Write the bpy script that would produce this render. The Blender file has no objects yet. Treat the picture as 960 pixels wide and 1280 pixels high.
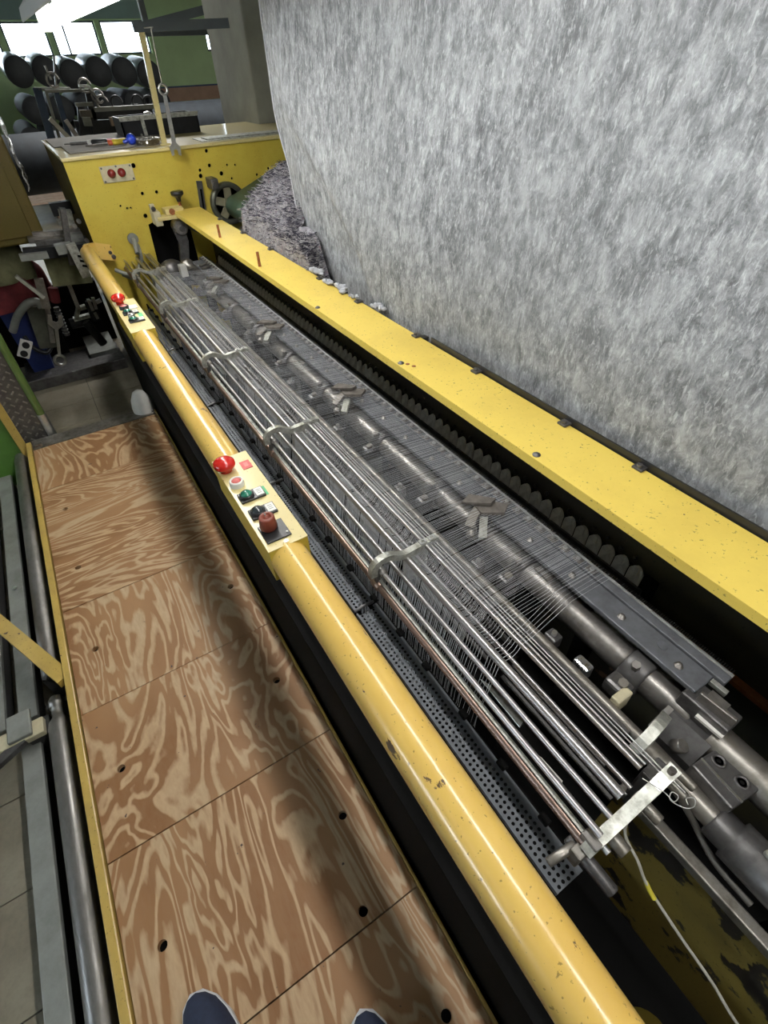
import bpy, bmesh, math, random
from math import sin, cos, pi, radians
from mathutils import Vector, Matrix, noise
random.seed(7)
S = bpy.context.scene
COL = S.collection

# ------------------------------------------------------------------ camera
cam_d = bpy.data.cameras.new('camera'); cam = bpy.data.objects.new('camera', cam_d); COL.objects.link(cam)
CAM = Vector((0, 0, 1.5)); F_PX = 626.34
CR = Matrix.Rotation(-0.532158, 3, 'Z') @ Matrix.Rotation(0.827046, 3, 'X') @ Matrix.Rotation(-0.040681, 3, 'Z')
cam.matrix_world = Matrix.Translation(CAM) @ CR.to_4x4()
cam_d.sensor_fit = 'HORIZONTAL'; cam_d.sensor_width = 36; cam_d.lens = F_PX / 960 * 36
cam_d.clip_start = .02; cam_d.clip_end = 100
S.camera = cam

# ------------------------------------------------------------------ light and exposure
W = bpy.data.worlds.new('world'); S.world = W; W.use_nodes = True
W.node_tree.nodes['Background'].inputs[0].default_value = (.80, .90, 1, 1)
W.node_tree.nodes['Background'].inputs[1].default_value = 13
S.view_settings.view_transform = 'Standard'; S.view_settings.look = 'None'
S.view_settings.gamma = 1; S.view_settings.use_curve_mapping = False
S.view_settings.exposure = 0.0
ROW = 36.0           # emission strength of the lamp tubes hung in a row over the machine
HALL_FILL = 2.2           # emission strength of the unseen fill lamps added under the ceiling

def at(px, py, X=None, Y=None, Z=None):
    """the point of the room seen at a photo pixel, at a known x, y or z"""
    d = CR @ Vector(((px - 480) / F_PX, -(py - 640) / F_PX, -1))
    t = (X - CAM.x) / d.x if X is not None else (Y - CAM.y) / d.y if Y is not None else (Z - CAM.z) / d.z
    return CAM + d * t

# ------------------------------------------------------------------ materials
def nt(name):
    m = bpy.data.materials.new(name); m.use_nodes = True
    return m, m.node_tree, m.node_tree.nodes['Principled BSDF']
def ramp(t, a, b, ca=(0, 0, 0, 1), cb=(1, 1, 1, 1)):
    r = t.nodes.new('ShaderNodeValToRGB'); e = r.color_ramp.elements
    e[0].position = a; e[1].position = b; e[0].color = ca; e[1].color = cb
    return r
def mix(t, fac, a, b, mode='MIX'):
    m = t.nodes.new('ShaderNodeMix'); m.data_type = 'RGBA'; m.blend_type = mode
    for v, i in ((fac, 0), (a, 6), (b, 7)):
        if isinstance(v, (int, float)): m.inputs[i].default_value = v
        elif isinstance(v, tuple): m.inputs[i].default_value = v if len(v) == 4 else (*v, 1)
        else: t.links.new(v, m.inputs[i])
    return m.outputs[2]
def noise_n(t, scale, detail=4, rough=.6, vec=None, dist=0, stretch=None):
    if vec is None:
        tc = t.nodes.new('ShaderNodeTexCoord'); vec = tc.outputs['Object']
    if stretch:
        mp = t.nodes.new('ShaderNodeMapping'); mp.inputs['Scale'].default_value = stretch
        t.links.new(vec, mp.inputs['Vector']); vec = mp.outputs[0]
    n = t.nodes.new('ShaderNodeTexNoise'); n.inputs['Scale'].default_value = scale
    n.inputs['Detail'].default_value = detail; n.inputs['Roughness'].default_value = rough
    n.inputs['Distortion'].default_value = dist
    t.links.new(vec, n.inputs['Vector'])
    return n.outputs['Fac']
def bump(t, b, h, strength=.2, dist=.002):
    n = t.nodes.new('ShaderNodeBump'); n.inputs['Strength'].default_value = strength; n.inputs['Distance'].default_value = dist
    t.links.new(h, n.inputs['Height']); t.links.new(n.outputs[0], b.inputs['Normal'])
def plain(name, c, rough=.5, metal=0, var=.25, scale=30, bmp=.1, coat=0, emit=0):
    m, t, b = nt(name)
    n = noise_n(t, scale, 5)
    r = ramp(t, .3, .7)
    t.links.new(n, r.inputs[0])
    dk = tuple(v * (1 - var) for v in c)
    t.links.new(mix(t, r.outputs[0], dk, c), b.inputs['Base Color'])
    b.inputs['Roughness'].default_value = rough; b.inputs['Metallic'].default_value = metal
    if coat: b.inputs['Coat Weight'].default_value = coat; b.inputs['Coat Roughness'].default_value = .15
    if emit: b.inputs['Emission Color'].default_value = (*c, 1); b.inputs['Emission Strength'].default_value = emit
    if bmp: bump(t, b, n, bmp, .001)
    return m
def paint(name, c, chip=(.10, .06, .035), thr=.68, scale=38, dirt=(.25, .17, .05), dirt_amt=.35, rough=.35, coat=.3, stretch=None, dthr=(.45, .75)):
    """old enamel paint: chips down to rust, greasy patches"""
    m, t, b = nt(name)
    n1 = noise_n(t, scale, 6, .65, stretch=stretch); r1 = ramp(t, thr, thr + .02); t.links.new(n1, r1.inputs[0])
    n2 = noise_n(t, 3.2, 6, .7); r2 = ramp(t, dthr[0], dthr[1]); t.links.new(n2, r2.inputs[0])
    n3 = noise_n(t, 150, 3, .5); r3 = ramp(t, .66, .70); t.links.new(n3, r3.inputs[0])
    mm = t.nodes.new('ShaderNodeMath'); mm.operation = 'MULTIPLY'; t.links.new(r2.outputs[0], mm.inputs[0]); mm.inputs[1].default_value = dirt_amt
    cc = mix(t, mm.outputs[0], c, dirt)
    cc = mix(t, r3.outputs[0], cc, tuple(v * .45 for v in c))
    cc = mix(t, r1.outputs[0], cc, chip)
    t.links.new(cc, b.inputs['Base Color'])
    b.inputs['Roughness'].default_value = rough
    b.inputs['Coat Weight'].default_value = coat; b.inputs['Coat Roughness'].default_value = .12
    bump(t, b, r1.outputs[0], -.25, .001)
    return m
def steel(name, c=(.55, .54, .53), rough=.3, grime=(.08, .07, .06), amt=.5, scale=14, stretch=None, metal=.95, thr=(.42, .7), bmp=.15, det=7):
    m, t, b = nt(name)
    n = noise_n(t, scale, det, .7, stretch=stretch); r = ramp(t, *thr); t.links.new(n, r.inputs[0])
    mm = t.nodes.new('ShaderNodeMath'); mm.operation = 'MULTIPLY'; t.links.new(r.outputs[0], mm.inputs[0]); mm.inputs[1].default_value = amt
    t.links.new(mix(t, mm.outputs[0], c, grime), b.inputs['Base Color'])
    rr = ramp(t, 0, 1, (rough,) * 3 + (1,), (min(1, rough + .4),) * 3 + (1,)); t.links.new(mm.outputs[0], rr.inputs[0])
    t.links.new(rr.outputs[0], b.inputs['Roughness'])
    b.inputs['Metallic'].default_value = metal
    if bmp: bump(t, b, n, bmp, .001)
    return m

M = {}
M['tube_yellow'] = paint('tube_yellow', (.70, .47, .115), thr=.66, scale=24, dirt=(.55, .30, .05), dirt_amt=.4, rough=.28, coat=.5, stretch=(1, .55, 1))
M['beam_yellow'] = paint('beam_yellow', (.76, .57, .11), thr=.69, scale=70, dirt=(.52, .36, .07), dirt_amt=.5, rough=.42, coat=.1)
M['cabinet_yellow'] = paint('cabinet_yellow', (.62, .49, .07), thr=.74, scale=16, dirt=(.45, .26, .02), dirt_amt=.55, rough=.4, coat=.15)
M['panel_yellow'] = paint('panel_yellow', (.66, .55, .24), thr=.74, scale=60, dirt=(.5, .42, .2), dirt_amt=.3, rough=.4)
M['trim_yellow'] = paint('trim_yellow', (.55, .38, .09), thr=.66, scale=30, dirt=(.30, .21, .07), dirt_amt=.7, rough=.5)
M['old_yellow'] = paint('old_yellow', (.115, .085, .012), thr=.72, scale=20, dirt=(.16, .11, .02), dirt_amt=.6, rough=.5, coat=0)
M['olive_peel'] = paint('olive_peel', (.25, .185, .04), chip=(.025, .022, .02), thr=.56, scale=9, dirt=(.08, .065, .03), dirt_amt=.6, rough=.45, coat=0)
M['peel_black'] = paint('peel_black', (.03, .028, .024), chip=(.20, .13, .09), thr=.66, scale=10, dirt=(.07, .065, .02), dirt_amt=.7, rough=.5, coat=0)
M['side_shade'] = plain('side_shade', (.10, .075, .014), .9, 0, .4, 8)  # cabinet yellow darkened, so the shade on the side sheets is painted in
M['side_shade'].node_tree.nodes['Principled BSDF'].inputs['Specular IOR Level'].default_value = .1
M['pit_black'] = plain('pit_black', (.007, .007, .007), .95, 0, .5, 6)
M['pit_black'].node_tree.nodes['Principled BSDF'].inputs['Specular IOR Level'].default_value = .15
M['rod_steel'] = steel('rod_steel', (.50, .48, .48), .30, amt=.3, scale=5, stretch=(1, .5, 1), bmp=0, det=2)
M['rod_brown'] = steel('rod_brown', (.33, .24, .20), .32, (.12, .07, .05), .6, scale=5, stretch=(1, .5, 1), bmp=0, det=2)
M['bright_steel'] = steel('bright_steel', (.72, .72, .71), .28, amt=.35, scale=40)
M['cast_alu'] = steel('cast_alu', (.60, .61, .56), .4, (.16, .15, .11), .75, scale=45, metal=.8)
M['pad_steel'] = steel('pad_steel', (.24, .22, .20), .5, (.10, .09, .08), .7, scale=22, metal=.4)
M['sinker_grey'] = steel('sinker_grey', (.85, .84, .79), .45, (.34, .33, .30), .6, scale=30, metal=.2)
M['dark_steel'] = steel('dark_steel', (.17, .165, .165), .38, (.05, .048, .045), .7, scale=22, metal=.75)
M['mid_steel'] = steel('mid_steel', (.36, .34, .32), .34, (.09, .085, .08), .75, scale=18, metal=.85)
M['worn_steel'] = steel('worn_steel', (.34, .32, .29), .36, (.10, .085, .06), .7, scale=18, metal=.8)
M['comb_glare'] = steel('comb_glare', (.80, .80, .80), .3, (.2, .2, .2), .7, scale=60, stretch=(1, .4, 1), metal=.15)  # whitened, barely metallic: the glare along the comb edge is painted in
M['slate'] = steel('slate', (.20, .21, .23), .45, (.06, .06, .066), .6, scale=14, metal=.5)
M['perf_grey'] = plain('perf_grey', (.13, .14, .155), .5, .3, .35, 25)
M['roller_grey'] = steel('roller_grey', (.27, .26, .25), .33, (.14, .135, .125), .8, scale=9, metal=.7, stretch=(1, .5, 1))
M['rail_grey'] = steel('rail_grey', (.30, .31, .29), .5, (.19, .20, .18), .8, scale=6, metal=.35)
M['rail_dark'] = plain('rail_dark', (.05, .05, .05), .6)
M['rust'] = steel('rust', (.36, .13, .045), .55, (.16, .06, .03), .7, scale=60, metal=.4)
M['lamp_white'] = plain('lamp_white', (.85, .85, .83), .5, 0, .05, 5, 0)
M['white_plastic'] = plain('white_plastic', (.78, .77, .72), .4, 0, .12, 40)
M['black_plastic'] = plain('black_plastic', (.02, .02, .022), .35, 0, .3, 60)
M['red_plastic'] = plain('red_plastic', (.62, .02, .012), .25, 0, .15, 30, .03, .5)
M['red_faded'] = plain('red_faded', (.72, .16, .14), .4, 0, .2, 50)
M['red_brown'] = plain('red_brown', (.25, .055, .03), .45, 0, .3, 60)
M['green_lens'] = plain('green_lens', (.03, .22, .14), .2, 0, .3, 60, .03, .6)
M['dark_lens'] = plain('dark_lens', (.035, .045, .048), .22, 0, .3, 60, .03, .6)
M['lamp_red'] = plain('lamp_red', (.25, .015, .015), .2, 0, .3, 60, .03, .6)
M['ivory_plate'] = plain('ivory_plate', (.62, .56, .38), .5, 0, .2, 40)
M['red_tag'] = plain('red_tag', (.65, .08, .07), .5, 0, .2, 80)
M['green_tag'] = plain('green_tag', (.10, .52, .22), .5, 0, .2, 80)
M['green_panel'] = plain('green_panel', (.12, .27, .05), .35, 0, .3, 8, .05, .3)
M['green_rim'] = plain('green_rim', (.16, .25, .07), .18, .3, .25, 12, .05, .6)
M['tread'] = steel('tread', (.16, .15, .14), .42, (.08, .075, .07), .7, scale=20, metal=.7)
M['belt_green'] = plain('belt_green', (.13, .24, .17), .5, 0, .3, 12)
M['pulley'] = plain('pulley', (.14, .145, .115), .45, .5, .35, 20)
M['pulley_hub'] = plain('pulley_hub', (.42, .40, .27), .45, .5, .35, 20)
M['yarn'] = plain('yarn', (.80, .82, .86), .6, 0, .2, 40, 0)
M['wrap_plastic'] = plain('wrap_plastic', (.30, .36, .37), .3, 0, .5, 6)
M['roll_dark'] = plain('roll_dark', (.013, .016, .019), .75, 0, .5, 9)
M['roll_blue'] = plain('roll_blue', (.022, .028, .036), .8, 0, .4, 14)
M['blue_frame'] = plain('blue_frame', (.05, .085, .16), .4, .2, .4, 14)
M['black_iron'] = plain('black_iron', (.028, .030, .034), .45, .5, .4, 20)
M['wood'] = plain('wood', (.40, .29, .21), .7, 0, .35, 12)
M['red_cloth'] = plain('red_cloth', (.20, .025, .03), .85, 0, .5, 20)
M['olive_cloth'] = plain('olive_cloth', (.20, .20, .10), .85, 0, .4, 20)
M['blue_bin'] = plain('blue_bin', (.012, .028, .14), .45, 0, .3, 10)
M['blue_bright'] = plain('blue_bright', (.02, .06, .62), .3, 0, .2, 30, .03, .4)
M['yellow_bright'] = plain('yellow_bright', (.75, .58, .05), .4, 0, .2, 30)
M['orange_plastic'] = plain('orange_plastic', (.70, .13, .05), .4, 0, .2, 30)
M['pink_plastic'] = plain('pink_plastic', (.55, .10, .16), .4, 0, .2, 30)
M['mat_grey'] = plain('mat_grey', (.22, .20, .17), .8, 0, .3, 20)
M['concrete'] = plain('concrete', (.36, .36, .30), .85, 0, .25, 5)
M['wall_green'] = plain('wall_green', (.50, .66, .36), .8, 0, .12, 3)
M['wall_teal'] = plain('wall_teal', (.30, .42, .39), .8, 0, .12, 3)
M['wall_plain'] = plain('wall_plain', (.34, .36, .30), .85, 0, .15, 3)
M['ceiling_grey'] = plain('ceiling_grey', (.30, .34, .33), .85, 0, .15, 3)
M['girder_grey'] = plain('girder_grey', (.13, .15, .16), .6, .2, .3, 4)
M['brick_band'] = plain('brick_band', (.40, .25, .18), .8, 0, .2, 6)
M['navy'] = plain('navy', (.02, .03, .065), .8, 0, .3, 90)
M['sole'] = plain('sole', (.72, .74, .78), .6, 0, .1, 60)
M['cable_pale'] = plain('cable_pale', (.55, .53, .46), .5)
M['cable_yellow'] = plain('cable_yellow', (.72, .62, .05), .5)
M['cable_dark'] = plain('cable_dark', (.09, .085, .075), .5)
M['foil'] = steel('foil', (.75, .76, .78), .25, (.3, .3, .3), .5, scale=30)
M['joint'] = plain('joint', (.10, .095, .085), .9)

def mat_lamp(name, strength, c=(1, .98, .94)):
    m, t, b = nt(name)
    b.inputs['Base Color'].default_value = (.8, .8, .8, 1); b.inputs['Roughness'].default_value = .5
    b.inputs['Emission Color'].default_value = (*c, 1); b.inputs['Emission Strength'].default_value = strength
    return m
M['hall_fill_glow'] = mat_lamp('hall_fill_glow', HALL_FILL)
M['back_fill_glow'] = mat_lamp('back_fill_glow', 120)  # glow of the unseen lamps added to lift the far hall
M['row_glow'] = mat_lamp('row_glow', ROW, (1, .985, .95))
def mat_glass():
    m, t, b = nt('window_glass')
    b.inputs['Base Color'].default_value = (.95, .98, 1, 1); b.inputs['Roughness'].default_value = .02
    b.inputs['Transmission Weight'].default_value = 1; b.inputs['IOR'].default_value = 1.02
    return m
M['glass'] = mat_glass()

def mat_plywood(name, st):
    """rotary-cut softwood plywood: contour figure, fine streaks, small stains"""
    m, t, b = nt(name)
    tc = t.nodes.new('ShaderNodeTexCoord'); oi = t.nodes.new('ShaderNodeObjectInfo')
    ml = t.nodes.new('ShaderNodeVectorMath'); ml.operation = 'SCALE'; ml.inputs[0].default_value = (17, 23, 5)
    t.links.new(oi.outputs['Random'], ml.inputs['Scale'])
    ad = t.nodes.new('ShaderNodeVectorMath'); t.links.new(tc.outputs['Object'], ad.inputs[0]); t.links.new(ml.outputs[0], ad.inputs[1])
    v = ad.outputs[0]
    n = noise_n(t, 1, 3.4, .52, v, .75, st)
    mu = t.nodes.new('ShaderNodeMath'); mu.operation = 'MULTIPLY'; mu.inputs[1].default_value = 96; t.links.new(n, mu.inputs[0])
    jit = noise_n(t, 1, 3, .6, v, 0, tuple(s * 9 for s in st))
    ad2 = t.nodes.new('ShaderNodeMath'); ad2.operation = 'MULTIPLY_ADD'; ad2.inputs[1].default_value = 2.6
    t.links.new(jit, ad2.inputs[0]); t.links.new(mu.outputs[0], ad2.inputs[2])
    sn = t.nodes.new('ShaderNodeMath'); sn.operation = 'SINE'; t.links.new(ad2.outputs[0], sn.inputs[0])
    sc = t.nodes.new('ShaderNodeMath'); sc.operation = 'MULTIPLY_ADD'; sc.inputs[1].default_value = .5; sc.inputs[2].default_value = .5; t.links.new(sn.outputs[0], sc.inputs[0])
    r = ramp(t, .45, .92); t.links.new(sc.outputs[0], r.inputs[0])
    big = noise_n(t, 1, 3, .6, v, .4, tuple(s * .8 for s in st)); rb = ramp(t, .38, .62); t.links.new(big, rb.inputs[0])
    dark = mix(t, rb.outputs[0], (.27, .125, .045), (.40, .22, .10))
    light = mix(t, rb.outputs[0], (.56, .385, .22), (.54, .40, .25))
    c = mix(t, r.outputs[0], dark, light)
    fine = noise_n(t, 1, 4, .6, v, 0, tuple(s * 22 for s in st)); rf = ramp(t, .35, .7); t.links.new(fine, rf.inputs[0])
    mf = t.nodes.new('ShaderNodeMath'); mf.operation = 'MULTIPLY'; mf.inputs[1].default_value = .35; t.links.new(rf.outputs[0], mf.inputs[0])
    c = mix(t, mf.outputs[0], c, (.33, .19, .09))
    spot = noise_n(t, 34, 3, .6, v); rs = ramp(t, .71, .735); t.links.new(spot, rs.inputs[0])
    c = mix(t, rs.outputs[0], c, (.09, .06, .05))
    t.links.new(c, b.inputs['Base Color']); b.inputs['Roughness'].default_value = .52
    bump(t, b, sc.outputs[0], .12, .001)
    return m
M['ply_long'] = mat_plywood('ply_long', (5.2, 1.25, 4))
M['ply_cross'] = mat_plywood('ply_cross', (1.3, 6.0, 4))
M['ply_broad'] = mat_plywood('ply_broad', (3.4, 1.5, 4))

def mat_tile():
    m, t, b = nt('floor_tile')
    n = noise_n(t, 5, 5, .6); n2 = noise_n(t, 60, 3)
    r = ramp(t, .3, .75, (.185, .16, .115, 1), (.30, .27, .205, 1)); t.links.new(n, r.inputs[0])
    r2 = ramp(t, .4, .8, (1, 1, 1, 1), (.7, .7, .7, 1)); t.links.new(n2, r2.inputs[0])
    t.links.new(mix(t, .6, r.outputs[0], r2.outputs[0], 'MULTIPLY'), b.inputs['Base Color'])
    b.inputs['Roughness'].default_value = .35
    return m
M['tile'] = mat_tile()

def mat_web():
    """thin carded fibre web on scrim: pale threads running down, thin places that let the dark through"""
    m, t, b = nt('fibre_web')
    tc = t.nodes.new('ShaderNodeTexCoord'); v = tc.outputs['Object']
    n1 = noise_n(t, 1, 9, .80, v, .35, (30, 34, 19)); r1 = ramp(t, .38, .64)
    n4 = noise_n(t, 1, 5, .62, v, .8, (8, 9, 6)); av = t.nodes.new('ShaderNodeMath'); av.operation = 'MULTIPLY_ADD'; av.inputs[1].default_value = .45
    sb_ = t.nodes.new('ShaderNodeMath'); sb_.operation = 'SUBTRACT'; sb_.inputs[1].default_value = .5; t.links.new(n4, sb_.inputs[0]); t.links.new(sb_.outputs[0], av.inputs[0]); t.links.new(n1, av.inputs[2]); t.links.new(av.outputs[0], r1.inputs[0])
    n2 = noise_n(t, 1, 4, .65, v, .9, (90, 140, 50)); r2 = ramp(t, .52, .72); t.links.new(n2, r2.inputs[0])
    n3 = noise_n(t, 1, 3, .5, v, .3, (2.2, 2.5, 1.6)); r3 = ramp(t, .30, .72); t.links.new(n3, r3.inputs[0])
    c = mix(t, r1.outputs[0], (.12, .127, .134), (.37, .384, .40))
    f2 = t.nodes.new('ShaderNodeMath'); f2.operation = 'MULTIPLY'; f2.inputs[1].default_value = .7; t.links.new(r2.outputs[0], f2.inputs[0])
    c = mix(t, f2.outputs[0], c, (.66, .68, .70))
    f3 = t.nodes.new('ShaderNodeMath'); f3.operation = 'MULTIPLY'; f3.inputs[1].default_value = .40; t.links.new(r3.outputs[0], f3.inputs[0])
    c = mix(t, f3.outputs[0], c, (.25, .26, .27))
    t.links.new(c, b.inputs['Base Color']); b.inputs['Roughness'].default_value = .9
    bump(t, b, n1, .5, .004)
    tr = t.nodes.new('ShaderNodeBsdfTransparent'); ms = t.nodes.new('ShaderNodeMixShader')
    al = ramp(t, .30, .60, (.30, .30, .30, 1), (.04, .04, .04, 1)); t.links.new(n1, al.inputs[0])
    t.links.new(al.outputs[0], ms.inputs[0]); t.links.new(b.outputs[0], ms.inputs[1]); t.links.new(tr.outputs[0], ms.inputs[2])
    t.links.new(ms.outputs[0], t.nodes['Material Output'].inputs[0])
    return m
M['web'] = mat_web()
def mat_fluff():
    m, t, b = nt('grey_fluff')
    n = noise_n(t, 28, 6, .75, None, 1.5); r = ramp(t, .35, .68, (.055, .052, .066, 1), (.43, .42, .45, 1)); t.links.new(n, r.inputs[0])
    n2 = noise_n(t, 70, 3); r2 = ramp(t, .60, .66); t.links.new(n2, r2.inputs[0])
    n3 = noise_n(t, 9, 3); r3 = ramp(t, .35, .65, (.10, .09, .16, 1), (.34, .22, .22, 1)); t.links.new(n3, r3.inputs[0])
    t.links.new(mix(t, r2.outputs[0], r.outputs[0], r3.outputs[0]), b.inputs['Base Color'])
    b.inputs['Roughness'].default_value = .95; bump(t, b, n, .8, .01)
    return m
M['fluff'] = mat_fluff()
M['fibre_pale'] = plain('fibre_pale', (.52, .50, .52), .9, 0, .5, 40, 0)
M['fibre_dark'] = plain('fibre_dark', (.05, .045, .075), .9, 0, .5, 40, 0)
M['lint'] = plain('lint', (.46, .47, .50), .95, 0, .3, 60, .5)

# ------------------------------------------------------------------ mesh builder
ORG = {}
def fin(o, label=None, cat=None, group=None, kind=None):
    if label: o['label'] = label
    if cat: o['category'] = cat
    if group: o['group'] = group
    if kind: o['kind'] = kind
    return o
def thing(name, loc, label, cat, group=None):
    o = bpy.data.objects.new(name, None); COL.objects.link(o); o.empty_display_size = .05
    o.location = loc; ORG[o.name] = Vector(loc)
    return fin(o, label, cat, group)
class MB:
    def __init__(s): s.v = []; s.f = []; s.sm = []
    def add(s, vs, fs, smooth=False):
        n = len(s.v); s.v += [tuple(v) for v in vs]; s.f += [tuple(i + n for i in f) for f in fs]; s.sm += [smooth] * len(fs)
        return s
    def box(s, a, b, R=None, c=None, bev=0):
        a = Vector(a); b = Vector(b); lo = Vector([min(a[i], b[i]) for i in range(3)]); hi = Vector([max(a[i], b[i]) for i in range(3)])
        if bev > 0:
            bm = bmesh.new(); bmesh.ops.create_cube(bm, size=1)
            for v in bm.verts: v.co = Vector([(lo[i] + hi[i]) / 2 + v.co[i] * (hi[i] - lo[i]) for i in range(3)])
            bmesh.ops.bevel(bm, geom=bm.edges[:], offset=bev, segments=2, affect='EDGES', profile=.5)
            bm.verts.index_update(); vs = [v.co.copy() for v in bm.verts]; fs = [[v.index for v in f.verts] for f in bm.faces]; bm.free()
        else:
            vs = [Vector((x, y, z)) for x in (lo.x, hi.x) for y in (lo.y, hi.y) for z in (lo.z, hi.z)]
            fs = [(0, 1, 3, 2), (4, 6, 7, 5), (0, 4, 5, 1), (2, 3, 7, 6), (0, 2, 6, 4), (1, 5, 7, 3)]
        if R is not None:
            c = Vector(c) if c is not None else (lo + hi) / 2
            vs = [R @ (v - c) + c for v in vs]
        return s.add(vs, fs)
    def bar(s, p, q, w, h, up=(0, 0, 1)):
        p = Vector(p); q = Vector(q); d = (q - p).normalized(); up = Vector(up)
        sd = d.cross(up)
        if sd.length < 1e-4: sd = d.cross(Vector((1, 0, 0)))
        sd.normalize(); u = sd.cross(d)
        vs = [e + sd * (a * w / 2) + u * (b_ * h / 2) for e in (p, q) for a, b_ in ((-1, -1), (1, -1), (1, 1), (-1, 1))]
        return s.add(vs, [(0, 1, 2, 3), (7, 6, 5, 4), (0, 4, 5, 1), (1, 5, 6, 2), (2, 6, 7, 3), (3, 7, 4, 0)])
    def lathe(s, p, q, prof, n=20):
        """prof: (t along p->q in metres, radius)"""
        p = Vector(p); d = (Vector(q) - p).normalized()
        a = d.orthogonal().normalized(); b = d.cross(a)
        vs = []; fs = []
        for t_, r in prof:
            for k in range(n):
                w = 2 * pi * k / n; vs.append(p + d * t_ + (a * cos(w) + b * sin(w)) * r)
        m = len(prof)
        for i in range(m - 1):
            for k in range(n):
                k2 = (k + 1) % n; fs.append((i * n + k, i * n + k2, (i + 1) * n + k2, (i + 1) * n + k))
        s.add(vs, fs, True)
        if prof[0][1] > 1e-5: s.add(vs[:n], [tuple(range(n - 1, -1, -1))])
        if prof[-1][1] > 1e-5: s.add(vs[-n:], [tuple(range(n))])
        return s
    def cyl(s, p, q, r, n=14, ch=0):
        L = (Vector(q) - Vector(p)).length
        if ch: return s.lathe(p, q, [(0, r - ch), (ch, r), (L - ch, r), (L, r - ch)], n)
        return s.lathe(p, q, [(0, r), (L, r)], n)
    def tube(s, pts, r, n=8, cap=True):
        pts = [Vector(p) for p in pts]; vs = []; fs = []; a = None
        for i, p in enumerate(pts):
            d = (pts[min(i + 1, len(pts) - 1)] - pts[max(i - 1, 0)]).normalized()
            a = d.orthogonal().normalized() if a is None else (a - d * a.dot(d)).normalized()
            b = d.cross(a); rr = r[i] if isinstance(r, (list, tuple)) else r
            for k in range(n):
                w = 2 * pi * k / n; vs.append(p + (a * cos(w) + b * sin(w)) * rr)
        for i in range(len(pts) - 1):
            for k in range(n):
                k2 = (k + 1) % n; fs.append((i * n + k, i * n + k2, (i + 1) * n + k2, (i + 1) * n + k))
        s.add(vs, fs, True)
        if cap and n > 3: s.add(vs[:n], [tuple(range(n - 1, -1, -1))]); s.add(vs[-n:], [tuple(range(n))])
        return s
    def strip(s, pts, w, h, axis):
        """a flat bar bent along pts, w wide along axis, h thick"""
        pts = [Vector(p) for p in pts]; ax = Vector(axis).normalized(); vs = []; fs = []
        for i, p in enumerate(pts):
            d = (pts[min(i + 1, len(pts) - 1)] - pts[max(i - 1, 0)]).normalized(); u = ax.cross(d).normalized()
            vs += [p + ax * (a * w / 2) + u * (b * h / 2) for a, b in ((-1, -1), (1, -1), (1, 1), (-1, 1))]
        for i in range(len(pts) - 1):
            for k in range(4):
                k2 = (k + 1) % 4; fs.append((i * 4 + k, i * 4 + k2, i * 4 + 4 + k2, i * 4 + 4 + k))
        m = len(pts) * 4
        fs += [(3, 2, 1, 0), (m - 4, m - 3, m - 2, m - 1)]
        return s.add(vs, fs)
    def prism(s, poly, o, ux, uy, depth):
        """poly in the plane o + a*ux + b*uy, pushed along ux x uy by depth"""
        o = Vector(o); ux = Vector(ux); uy = Vector(uy); nn = ux.cross(uy).normalized() * depth; n = len(poly)
        vs = [o + ux * a + uy * b for a, b in poly]; vs += [v + nn for v in vs]
        fs = [tuple(range(n - 1, -1, -1)), tuple(range(n, 2 * n))] + [(i, (i + 1) % n, n + (i + 1) % n, n + i) for i in range(n)]
        return s.add(vs, fs)
    def holed(s, poly, holes, o, ux, uy, depth, n=14):
        """a plate with through holes; holes: (a, b, r) or a list of corners"""
        bm = bmesh.new(); loops = [poly]
        for h in holes:
            loops.append([(h[0] + h[2] * cos(2 * pi * k / n), h[1] + h[2] * sin(2 * pi * k / n)) for k in range(n)] if not isinstance(h[0], (tuple, list)) else h)
        for lp in loops:
            vv = [bm.verts.new((a, b, 0)) for a, b in lp]
            for i in range(len(vv)): bm.edges.new((vv[i], vv[(i + 1) % len(vv)]))
        bmesh.ops.triangle_fill(bm, edges=bm.edges[:], use_beauty=True, normal=(0, 0, 1))
        bm.verts.index_update()
        o = Vector(o); ux = Vector(ux); uy = Vector(uy); nn = ux.cross(uy).normalized() * depth
        top = [o + ux * v.co.x + uy * v.co.y for v in bm.verts]; nv = len(top)
        fs = [tuple(v.index for v in f.verts) for f in bm.faces]
        bfs = [tuple(i + nv for i in reversed(f)) for f in fs]
        side = [(e.verts[0].index, e.verts[1].index, e.verts[1].index + nv, e.verts[0].index + nv) for e in bm.edges if len(e.link_faces) == 1]
        bm.free()
        return s.add(top + [v - nn for v in top], fs + bfs + side)
    def ball(s, c, r, nu=14, nv=8, sc=(1, 1, 1)):
        c = Vector(c); vs = [c + Vector((0, 0, r * sc[2]))]; fs = []
        for i in range(1, nv):
            th = pi * i / nv
            for k in range(nu):
                w = 2 * pi * k / nu; vs.append(c + Vector((r * sc[0] * sin(th) * cos(w), r * sc[1] * sin(th) * sin(w), r * sc[2] * cos(th))))
        vs.append(c - Vector((0, 0, r * sc[2]))); L = len(vs) - 1
        for k in range(nu):
            k2 = (k + 1) % nu; fs.append((0, 1 + k, 1 + k2)); fs.append((L, L - nu + k2, L - nu + k))
            for i in range(nv - 2): fs.append((1 + i * nu + k, 1 + (i + 1) * nu + k, 1 + (i + 1) * nu + k2, 1 + i * nu + k2))
        return s.add(vs, fs, True)
    def grid(s, fn, nu, nv, smooth=True):
        vs = [fn(i / nu, j / nv) for j in range(nv + 1) for i in range(nu + 1)]
        fs = [(j * (nu + 1) + i, j * (nu + 1) + i + 1, (j + 1) * (nu + 1) + i + 1, (j + 1) * (nu + 1) + i) for j in range(nv) for i in range(nu)]
        return s.add(vs, fs, smooth)
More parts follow.
